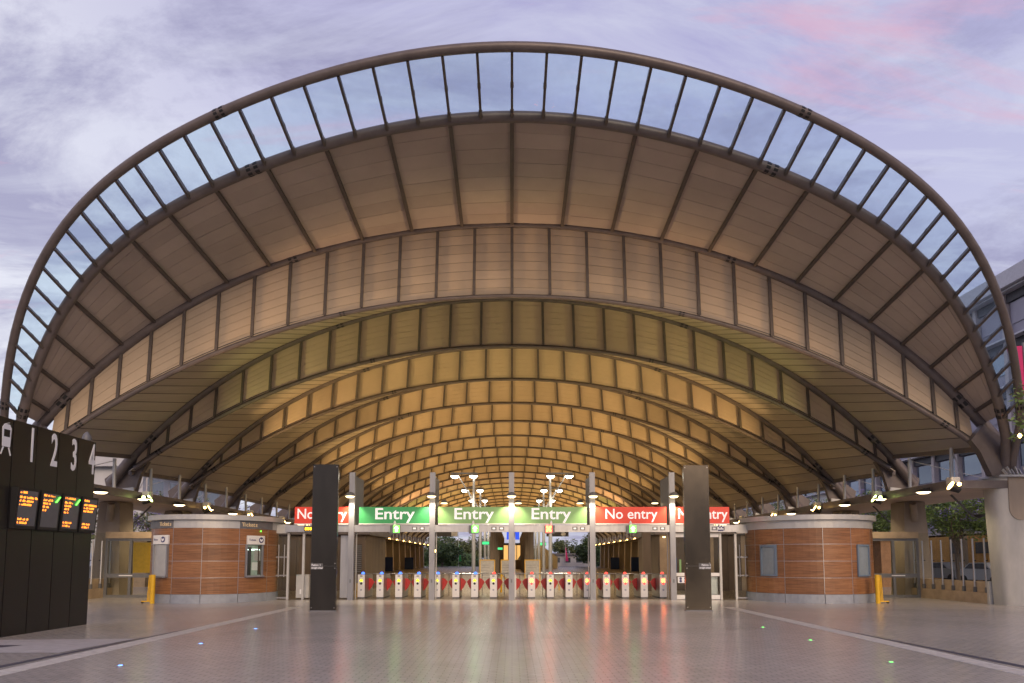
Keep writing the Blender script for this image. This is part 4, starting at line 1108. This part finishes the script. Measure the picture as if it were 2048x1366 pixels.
# lamp masts on the platform axis
for i in range(8):
    y = 38 + 8 * i
    for s in (-1, 1):
        x = s * 2.08
        t = thing('lamp_mast', 'steel lamp mast with two lit discs, %s in the %s row' % (ORD[i], side_word(s)), 'lamp', (x, y, 0), 'lamp masts along the platform')
        MB().tube([(x, y, 0), (x, y, 4.6), (x, y, 6.2)], [0.11, 0.10, 0.055], 10).build('mast', 'grey_paint', t, 40)
        MB().tube([(x, y, 4.75), (x + s * 0.85, y, 6.25)], 0.035, 8).build('brace', 'grey_paint', t, 40)
        MB().bar((x - s * 0.2, y, 6.36), (x + s * 1.25, y, 6.36), 0.10, 0.08).build('cross_arm', 'mid_grey', t)
        for dx in (0.02, 1.03):
            c = (x + s * dx, y - 0.15, 6.20)
            MB().lathe([(0.06, 0.13), (0.20, 0.08), (0.24, 0.0)], 14, c).build('lamp_head', 'mid_grey', t, 40)
            MB().lathe([(0.06, -0.13), (0.16, -0.09), (0.22, -0.003)], 14, c).build('lens', 'lamp_white', t)
        if i < 5: spot('mast_light', (x + s * 0.5, y - 1.3, 5.7), (x + s * 0.5, y - 1.0, 0), 900, (1.0, 0.86, 0.62), R(140), 0.6, 0.3, t)
# map boards in yellow frames
for i, (x0, x1) in enumerate(((-2.06, -1.08), (-0.72, 0.16), (0.80, 1.80))):
    t = thing('map_board', 'grey map board in a yellow frame, %s of three behind the gates' % ('left', 'middle', 'right')[i], 'map board', ((x0 + x1) / 2, 44.8, 0), 'map boards')
    MB().box(x0 + 0.05, x1 - 0.05, 44.8, 44.85, 0.25, 1.60).build('map_sheet', 'map_paper', t)
    f = MB()
    for xx in (x0, x1 - 0.05): MB().box(xx, xx + 0.05, 44.78, 44.86, 0.0, 1.66).build('frame_post', 'yellow', t)
    MB().box(x0 + 0.051, x1 - 0.051, 44.78, 44.86, 1.605, 1.66).build('frame_head', 'yellow', t)
    m = MB(); rr = random.Random(i)
    for j in range(6):
        z = 0.5 + j * 0.16; m.box(x0 + 0.12, x0 + 0.12 + (x1 - x0 - 0.3) * rr.uniform(0.5, 1.0), 44.79, 44.798, z, z + 0.015)
    m.build('printed_rule', 'mid_grey', t)
for i, x in enumerate((-0.55, 2.02)):
    t = thing('yellow_rail', 'yellow safety rail %s behind the gates' % ('beside the left map board' if i == 0 else 'right of the map boards'), 'railing', (x, 36.0, 0), 'yellow safety rails')
    MB().tube([(x, 36, 0), (x, 36, 0.95)], 0.045, 8).build('post', 'yellow', t)
    MB().tube([(x, 36, 0.93), (x + 0.55, 38.5, 0.25)], 0.03, 8).build('sloping_bar', 'yellow', t)
    MB().tube([(x + 0.55, 38.5, 0), (x + 0.55, 38.5, 0.27)], 0.03, 8).build('post', 'yellow', t)
t = thing('wet_floor_sign', 'folding yellow floor sign beside the leftmost gate', 'floor sign', (-7.0, 31.6, 0))
MB().prism([(31.45, 0), (31.49, 0), (31.62, 0.62), (31.58, 0.62)], -7.02, -6.82, 'x').build('front_leaf', 'yellow', t)
MB().prism([(31.75, 0), (31.79, 0), (31.64, 0.62), (31.60, 0.62)], -7.02, -6.82, 'x').build('back_leaf', 'yellow', t)
# platform canopy posts
for i in range(10):
    y = 50 + 8 * i
    for s in (-1, 1):
        t = thing('platform_post', 'brown platform post, %s in the %s row' % (ORD[i], side_word(s)), 'post', (s * 1.45, y, 0), 'platform posts')
        MB().box(s * 1.45 - 0.11, s * 1.45 + 0.11, y - 0.11, y + 0.11, 0.0, 5.4).build('shaft', 'brown_wall', t)
        MB().box(s * 1.45 - 0.18, s * 1.45 + 0.18, y - 0.18, y + 0.18, 0.0, 0.07).build('base_plate', 'mid_grey', t)
t = thing('platform_screen', 'bright blue screen hanging over the middle of the platform', 'screen', (0.07, 50, 3.4))
MB().box(-0.38, 0.52, 50.0, 50.12, 3.08, 3.68).build('panel', 'screen_blue', t)
MB().tube([(0.07, 50.06, 3.68), (0.07, 50.06, 5.2)], 0.03, 8).build('hanger', 'mid_grey', t)
for x, w in ((-5.6, 'left'), (3.9, 'right')):
    t = thing('hanging_sign', 'dark hanging sign over the %s platform with pale panel' % w, 'sign', (x, 60, 3.8), 'hanging platform signs')
    MB().box(x - 0.95, x + 0.95, 60, 60.12, 3.62, 4.02).build('board', 'sign_plate', t)
    if x < 0: MB().box(x + 0.4, x + 0.93, 59.985, 59.998, 3.65, 3.99).build('pale_panel', 'white_paint', t)
    else: MB().lathe([(0.20, -0.02), (0.20, -0.004)], 16, (x + 0.5, 60, 3.82), 'y').build('clock_face', 'letter_white', t)
    for dx in (-0.7, 0.7): MB().tube([(x + dx, 60.06, 4.0), (x + dx, 60.06, 5.6)], 0.02, 6).build('hanger', 'mid_grey', t)
for i, (x, y, z) in enumerate(((-1.95, 52, 2.75), (-1.2, 70, 2.6), (2.35, 54, 2.72), (1.9, 74, 2.5))):
    t = thing('exit_sign', 'small green lit exit sign among platform posts, %s from the left' % ORD[(0, 1, 3, 2)[i]], 'sign', (x, y, z), 'green exit signs')
    MB().box(x - 0.28, x + 0.28, y, y + 0.06, z, z + 0.26).build('case', 'mid_grey', t)
    MB().box(x - 0.25, x + 0.25, y - 0.012, y - 0.001, z + 0.03, z + 0.23).build('face', 'exit_green', t)
t = thing('platform_office', 'lit platform office glowing orange at the far end of the platform', 'office', (0.3, 118, 0))
MB().box(-2.2, 2.9, 118, 122, 0, 1.55).build('base_wall', 'brown_wall', t)
MB().box(-2.1, 2.8, 118.3, 121.5, 1.552, 4.0).build('lit_interior', 'lit_room', t)
for x in (-2.15, -0.6, 0.8, 2.0, 2.85): MB().box(x - 0.06, x + 0.06, 118.0, 118.25, 1.56, 4.0).build('mullion', 'brown_wall', t)
MB().box(-2.8, 3.4, 117.4, 122.6, 4.02, 4.35).build('roof', 'dark', t)
MB().prism([(0.9, 1.56), (1.5, 1.56), (2.2, 3.2), (1.9, 3.2)], 118.1, 118.2, 'y').build('stair_side', 'plinth', t)
t = thing('ramp_parapet', 'white sloping parapet wall right of the platform office', 'wall', (6, 128, 0))
MB().prism([(4.6, 0), (8.3, 0), (8.3, 2.0), (5.0, 4.3), (4.6, 4.3)], 128, 128.4, 'y').build('parapet', 'white_paint', t)
MB().prism([(4.6, 4.31), (5.0, 4.31), (8.3, 2.01), (8.3, 2.12), (5.0, 4.42), (4.6, 4.42)], 127.95, 128.45, 'y').build('coping', 'light_steel', t)
t = thing('white_hut', 'low white building with a flat grey roof beyond the platforms', 'building', (12, 160, 0))
MB().box(8.6, 18.5, 160, 168, 0, 2.6).build('wall', 'pale_wall', t)
MB().box(8.1, 19, 159.3, 168.5, 2.602, 3.0).build('roof', 'mid_grey', t)
for x in (9.6, 12.0, 14.6): MB().box(x, x + 1.3, 159.95, 159.998, 0.9, 2.0).build('window', 'office_glass', t)

# ================================================================ AROUND THE STATION
def car(x, y, rot, m, label, van=False):
    t = thing('parked_van' if van else 'parked_car', label, 'van' if van else 'car', (x, y, 0), 'parked vehicles')
    parts = []
    if van: prof = [(-2.4, 0.35), (-2.4, 1.9), (-2.2, 2.1), (1.3, 2.1), (1.9, 1.35), (2.4, 1.15), (2.45, 0.4)]
    else: prof = [(-2.1, 0.35), (-2.15, 0.85), (-1.95, 1.0), (-1.35, 1.05), (-0.75, 1.45), (0.55, 1.48), (1.15, 1.02), (2.0, 0.90), (2.15, 0.7), (2.12, 0.35)]
    b = MB().prism(prof, -0.85, 0.85, 'y'); parts.append((b, 'body', m, None))
    if van: win = [(1.35, 1.95), (1.85, 1.35), (0.6, 1.35), (0.6, 1.95)]
    else: win = [(-1.2, 1.07), (-0.72, 1.40), (0.5, 1.42), (0.98, 1.06)]
    parts.append((MB().prism(win, -0.857, 0.857, 'y'), 'window', 'office_glass', None))
    for wx in ((-1.5, 1.55) if van else (-1.32, 1.35)):
        for sy in (-0.8, 0.8): parts.append((MB().lathe([(0.2, -0.1), (0.32, -0.09), (0.32, 0.09), (0.2, 0.1)], 16, (wx, sy, 0.32), 'y'), 'wheel', 'rubber', None))
    for sy in (-0.6, 0.6):
        fx = 2.40 if van else 2.10
        parts.append((MB().box(fx, fx + 0.05, sy - 0.17, sy + 0.17, 0.66, 0.84), 'headlight', 'letter_white', None))
    rm = Matrix.Translation((x, y, 0)) @ Matrix.Rotation(R(rot), 4, 'Z')
    for mb, n, mm, _ in parts:
        mb.v = [tuple(rm @ Vector(q)) for q in mb.v]; mb.build(n, mm, t, 40)
car(31.6, 51.0, -84, 'car_silver', 'silver car parked behind the right glass screen')
car(31.0, 45.6, -86, 'car_white', 'white car parked nearest the right concrete column')
car(-29.5, 50.0, -90, 'car_white', 'white van parked behind the left glass screen', True)
t = thing('orange_hoarding', 'orange timber hoarding with dark panels along the right street', 'hoarding', (33.6, 54, 0))
for i in range(11):
    MB().box(33.5, 33.62, 44.0 + i * 1.9, 44.0 + i * 1.9 + 1.88, 0, 3.4).build('panel', 'orange_wall' if i % 4 else 'sandstone', t)
for y0_, y1_ in ((48.2, 50.6), (52.4, 53.6), (57.0, 59.0)): MB().box(33.42, 33.49, y0_, y1_, 2.1, 2.9).build('dark_sign', 'sign_plate', t)
t = thing('brick_kiosk', 'tan brick kiosk behind the right glass screen', 'kiosk', (24, 44, 0))
MB().box(22.6, 25.0, 43, 46, 0, 2.9).build('wall', 'brick', t); MB().box(22.3, 25.3, 42.7, 46.3, 2.91, 3.15).build('roof', 'sandstone', t)
t = thing('brick_kiosk', 'tan brick kiosk behind the left glass screen', 'kiosk', (-24, 44, 0))
MB().box(-24.2, -22.4, 43, 46, 0, 2.9).build('wall', 'sandstone', t); MB().box(-24.5, -22.1, 42.7, 46.3, 2.91, 3.15).build('roof', 'sandstone', t)
t = thing('yellow_notice_board', 'large plain yellow notice board behind the left glass door', 'notice board', (-19, 36, 0))
MB().box(-19.6, -18.3, 36.0, 36.1, 1.0, 2.55).build('board', 'yellow', t); MB().box(-18.29, -17.9, 36.12, 36.5, 1.0, 2.5).build('side_board', 'yellow', t)
for x in (-19.5, -18.4, -17.98): MB().tube([(x, 36.2, 0), (x, 36.2, 1.0)], 0.04, 8).build('leg', 'yellow', t)

# ---- buildings
def facade(name, label, s, X, y0, y1, h, floors, bays, style):
    t = thing(name, label, 'building', (s * X, (y0 + y1) / 2, 0))
    def bx(m, a, b, *r): return m.box(min(s * a, s * b), max(s * a, s * b), *r)
    bx(MB(), X + 0.5, X + 16, y0, y1, 0, h - 0.6).build('wall', 'office_dark' if style != 'pale' else 'pale_wall', t)
    bx(MB(), X - 0.9, X + 16.3, y0 - 0.8, y1 + 0.8, h - 0.6, h + 0.5).build('roof', 'office_light' if style != 'pale' else 'pale_wall', t)
    fh = (h - 1.0) / floors; bw = (y1 - y0) / bays
    for f in range(floors):
        z = 0.4 + f * fh
        bx(MB(), X - 0.55, X + 0.5, y0, y1, z + fh - 0.14, z + fh - 0.02).build('ledge', 'office_light', t)
        if style == 'office': bx(MB(), X + 0.05, X + 0.5, y0, y1, z + fh - 0.75, z + fh - 0.142).build('dark_band', 'office_dark', t)
        if style == 'glass': bx(MB(), X + 0.1, X + 0.5, y0, y1, z + fh - 1.3, z + fh - 0.142).build('white_band', 'white_paint', t)
        for b in range(bays):
            ya, yb = y0 + b * bw + 0.22, y0 + (b + 1) * bw - 0.22
            if style == 'office':
                lower = (f % 2 == 0)
                w = bx(MB(), X + 0.25, X + 0.5, ya, yb, z, z + fh - 0.76).build('window', 'office_cladding', t)
                gm = 'office_glass' if lower else 'office_cladding'
                bx(MB(), X + 0.18, X + 0.24, ya + 0.25, yb - 0.2, z + fh * 0.30, z + fh - 0.85).build('pane', gm, w)
            elif style == 'glass':
                w = bx(MB(), X + 0.3, X + 0.5, ya, yb, z, z + fh - 1.31).build('window', 'office_dark', t)
                bx(MB(), X + 0.24, X + 0.29, ya + 0.1, yb - 0.1, z + 0.1, z + fh - 1.4).build('pane', 'office_glass', w)
            else:
                w = bx(MB(), X + 0.42, X + 0.5, ya + 0.4, yb - 0.4, z + 0.9, z + fh - 0.9).build('window', 'office_light', t)
                bx(MB(), X + 0.38, X + 0.415, ya + 0.5, yb - 0.5, z + 1.0, z + fh - 1.0).build('pane', 'window_grey', w)
    if style == 'office':
        for b in range(bays + 1):
            y = y0 + b * bw; bx(MB(), X - 0.1, X + 0.5, y - 0.17, y + 0.17, 0, h - 0.61).build('fin', 'office_fin', t)
    return t
facade('office_building', 'mauve clad office building with projecting ledges at the right edge', 1, 35.0, 30, 73, 21.1, 6, 14, 'office')
facade('office_building', 'lower building with white bands and dark glass beyond the right eaves', 1, 36.5, 77, 118, 13.0, 4, 12, 'glass')
facade('pale_building', 'pale concrete building seen below the left roof edge', -1, 34.5, 66, 88, 11.0, 3, 5, 'pale')

# ---- trees
def tree(name, label, x, y, h, cr, cz, rx, rz, leaf, n, lsize, blossom=0, seed=0, trunk_r=0.14, gap=0.25, group=None, lean=0.0):
    rn = random.Random(seed)
    t = thing(name, label, 'tree', (x, y, 0), group)
    top = Vector((x + lean, y, cz))
    tr = MB().tube([(x, y, 0), (x + lean * 0.3, y + 0.1, cz * 0.45), top], [trunk_r, trunk_r * 0.75, trunk_r * 0.35], 8)
    limbs = []
    for i in range(9):
        a = rn.uniform(0, 2 * math.pi); e = rn.uniform(0.1, 0.9)
        st = Vector((x + lean * 0.4, y, cz * rn.uniform(0.4, 0.75)))
        en = top + Vector((math.cos(a) * rx * 0.8 * rn.uniform(0.5, 1), math.sin(a) * rx * 0.8 * rn.uniform(0.5, 1), rz * rn.uniform(-0.5, 0.75)))
        md = st.lerp(en, 0.5) + Vector((rn.uniform(-.2, .2), rn.uniform(-.2, .2), 0.25))
        tr.tube([st, md, en], [trunk_r * 0.5, trunk_r * 0.3, trunk_r * 0.1], 6); limbs.append((md, en))
    tr.build('trunk', 'bark', t, 60)
    # clumps scattered through an uneven crown
    clumps = []
    nc = max(14, n // 90)
    for i in range(nc):
        while True:
            d = Vector((rn.uniform(-1, 1), rn.uniform(-1, 1), rn.uniform(-1, 1)))
            if 0.25 < d.length < 1: break
        clumps.append((top + Vector((d.x * rx, d.y * rx, d.z * rz)), rn.uniform(0.16, 0.36) * min(rx, rz * 1.3)))
    def leaves(nm, m, cnt, cl, size):
        mb = MB()
        for i in range(cnt):
            c, r = cl[rn.randrange(len(cl))]
            while True:
                d = Vector((rn.uniform(-1, 1), rn.uniform(-1, 1), rn.uniform(-1, 1)))
                if d.length < 1: break
            p = c + d * r * 1.25
            if p.z < 0.3: continue
            u = Vector((rn.uniform(-1, 1), rn.uniform(-1, 1), rn.uniform(-0.5, 0.5))).normalized()
            w = u.cross(Vector((rn.uniform(-1, 1), rn.uniform(-1, 1), rn.uniform(-1, 1)))).normalized()
            L = size * rn.uniform(0.6, 1.4); Wd = L * rn.uniform(0.35, 0.6)
            b = len(mb.v); mb.v += [tuple(p - u * L / 2), tuple(p + w * Wd / 2), tuple(p + u * L / 2), tuple(p - w * Wd / 2)]; mb.f.append((b, b + 1, b + 2, b + 3))
        me = bpy.data.meshes.new(nm); me.from_pydata(mb.v, [], mb.f); me.materials.append(M[m]); obj(nm, me, t)
    leaves('crown', leaf, n, clumps, lsize)
    if blossom: leaves('blossom', 'blossom', blossom, [(c + Vector((0, 0, r * 0.4)), r) for c, r in rn.sample(clumps, max(3, len(clumps) // 3))], lsize * 0.8)
    return t
G1 = 'jacaranda trees along the street'
for i, (x, y, h, cz, rx, rz) in enumerate(((27.6, 43.5, 6, 4.6, 2.6, 1.4), (30.5, 47.5, 6, 5.0, 2.6, 1.5), (27.8, 53, 6.2, 5.0, 2.6, 1.6), (28.2, 63, 6.5, 4.8, 2.8, 2.0), (28.6, 36.5, 6, 4.5, 2.4, 1.9), (27.5, 74, 6.6, 5.2, 2.8, 2.2))):
    tree('jacaranda_tree', 'green jacaranda with purple blossom, %s along the right street' % ORD[(1, 2, 3, 4, 0, 5)[i]], x, y, h, 0, cz, rx, rz, 'leaf_green', 6500, 0.19, 1100, 20 + i, 0.13, group=G1)
for i, (x, y, h, cz, rx, rz) in enumerate(((-27.5, 44.5, 6, 4.2, 2.5, 1.8), (-26.3, 52, 6.2, 4.5, 2.7, 1.9), (-27, 61, 6.5, 4.7, 2.7, 2.0), (-28, 72, 6.6, 5.0, 2.8, 2.1))):
    tree('jacaranda_tree', 'sparse jacaranda with purple blossom, %s along the left street' % ORD[i], x, y, h, 0, cz, rx, rz, 'leaf_olive', 3000, 0.20, 1500, 40 + i, 0.13, group=G1)
tree('young_tree', 'leafy green branches at the far right edge in front of the roof corner', 19.05, 23.2, 8, 0, 6.5, 2.05, 1.35, 'leaf_green', 2100, 0.19, 0, 61, 0.10)
G2 = 'trees beyond the far end'
far = [(-15.5, 156, 2.6, 4.4, 2.3, 'leaf_dark', 'dense dark round tree'), (-22, 172, 5.4, 4.6, 3.4, 'leaf_olive', 'tall olive tree'), (-14, 182, 3.6, 5.0, 2.6, 'leaf_olive', 'broad olive tree'),
       (-8.6, 190, 4.6, 4.5, 3.0, 'leaf_olive', 'olive tree close to the posts'), (-19, 195, 4.6, 4, 3.2, 'leaf_dark', 'tall dark tree'), (-4.0, 200, 3.2, 4, 2.0, 'leaf_olive', 'low olive tree'),
       (17.2, 150, 3.2, 3.7, 2.6, 'leaf_dark', 'round dark tree with a thick trunk'), (22.0, 160, 4.4, 4.3, 3.2, 'leaf_dark', 'dark spreading tree'), (15, 195, 4.2, 4.2, 2.4, 'leaf_olive', 'pale olive tree'),
       (23, 190, 5.4, 4.6, 3.2, 'leaf_olive', 'tall pale olive tree'), (7.5, 205, 3.0, 3.8, 1.8, 'leaf_olive', 'small far olive tree')]
for i, (x, y, cz, rx, rz, lf, d) in enumerate(far):
    tree('park_tree', '%s beyond the %s end of the platforms' % (d, 'left' if x < 0 else 'right'), x, y, 8, 0, cz, rx, rz, lf, 4200, 0.55, 0, 80 + i, 0.28, group=G2)
sh = MB(); rn = random.Random(5)
for i in range(9000):
    x = rn.uniform(-60, 60); z = rn.random() ** 1.4 * 3.2; y = 172 + rn.uniform(-3, 3)
    u = Vector((rn.uniform(-1, 1), rn.uniform(-1, 1), rn.uniform(-1, 1))).normalized(); w = u.orthogonal().normalized(); p = Vector((x, y, z * (0.7 + 0.4 * math.sin(x * 0.35))))
    b = len(sh.v); sh.v += [tuple(p - u * .5), tuple(p + w * .3), tuple(p + u * .5), tuple(p - w * .3)]; sh.f.append((b, b + 1, b + 2, b + 3))
me = bpy.data.meshes.new('far_bushes'); me.from_pydata(sh.v, [], sh.f); me.materials.append(M['leaf_dark'])
tag(obj('far_bushes', me), 'dark mass of far bushes beyond the platforms', 'bushes', kind='stuff')
# flags and lamps around
for x, y, m, d, z in ((12.0, 158, 'pink_flag', 'pink', 6.6), (-12.2, 160, 'green_flag', 'green', 8.2)):
    t = thing('banner_pole', 'thin pole with a %s banner beyond the far end' % d, 'flagpole', (x, y, 0), 'far banner poles')
    MB().tube([(x, y, 0), (x, y, z)], 0.05, 6).build('pole', 'light_steel', t)
    MB().prism([(x + 0.06, 1.2), (x + 0.7, 1.2), (x + 0.12, z * 0.66), (x + 0.06, z * 0.66)], y - 0.02, y + 0.02, 'y').build('banner', m, t)
t = thing('street_lamp', 'lit amber street lamp before the trees beyond the left platform', 'lamp', (-15.2, 140, 0))
MB().tube([(-15.0, 140, 0), (-15.0, 140, 3.4)], 0.08, 8).build('pole', 'mid_grey', t)
MB().lathe([(0.05, -0.25), (0.25, 0), (0.05, 0.25)], 10, (-15.3, 140, 3.3)).build('globe', 'lamp_amber', t)
t = thing('street_banner', 'crimson street banner hanging at the right edge before the office building', 'banner', (29.3, 40, 9))
MB().tube([(29.9, 40, 0), (29.9, 40, 14.3)], 0.08, 8).build('pole', 'mid_grey', t)
MB().prism([(28.9, 14.1), (29.8, 14.1), (29.8, 11.2), (29.3, 12.2)], 39.97, 40.03, 'y').build('cloth', 'pink_flag', t)
t = thing('street_banner', 'green street banner with yellow ring behind the right jacarandas', 'banner', (29, 45.5, 5))
MB().tube([(28.5, 45.6, 0), (28.5, 45.6, 7.0)], 0.06, 8).build('pole', 'mid_grey', t)
MB().box(28.0, 28.9, 45.4, 45.44, 5.2, 6.3).build('cloth', 'green_flag', t)
MB().lathe([(0.30, -0.02), (0.30, 0.0), (0.2, 0.0), (0.2, -0.02)], 16, (28.4, 45.39, 5.8), 'y').build('ring', 'yellow', t)
t = thing('edge_lamp', 'small lit street lamp among leaves at the right edge', 'lamp', (18.4, 24.5, 5.8))
MB().tube([(18.9, 24.6, 0), (18.9, 24.6, 6.1), (18.15, 24.5, 6.15)], 0.05, 8).build('pole', 'mid_grey', t)
MB().lathe([(0.02, -0.08), (0.07, 0), (0.02, 0.08)], 10, (17.98, 24.5, 6.05)).build('globe', 'lamp_amber', t)

# small emitters need not be sampled as lights one by one; each lamp that matters carries its own lamp
for nm in ('led_amber', 'led_green_core', 'led_yellow', 'led_blue', 'stud_blue', 'stud_green', 'lamp_warm', 'lamp_amber', 'lamp_green', 'booth_lamp', 'exit_green', 'screen_blue', 'led_orange', 'led_red_soft', 'sign_green', 'sign_red', 'sign_white', 'lit_room', 'led_yellow_hot'):
    M[nm].cycles.emission_sampling = 'NONE'
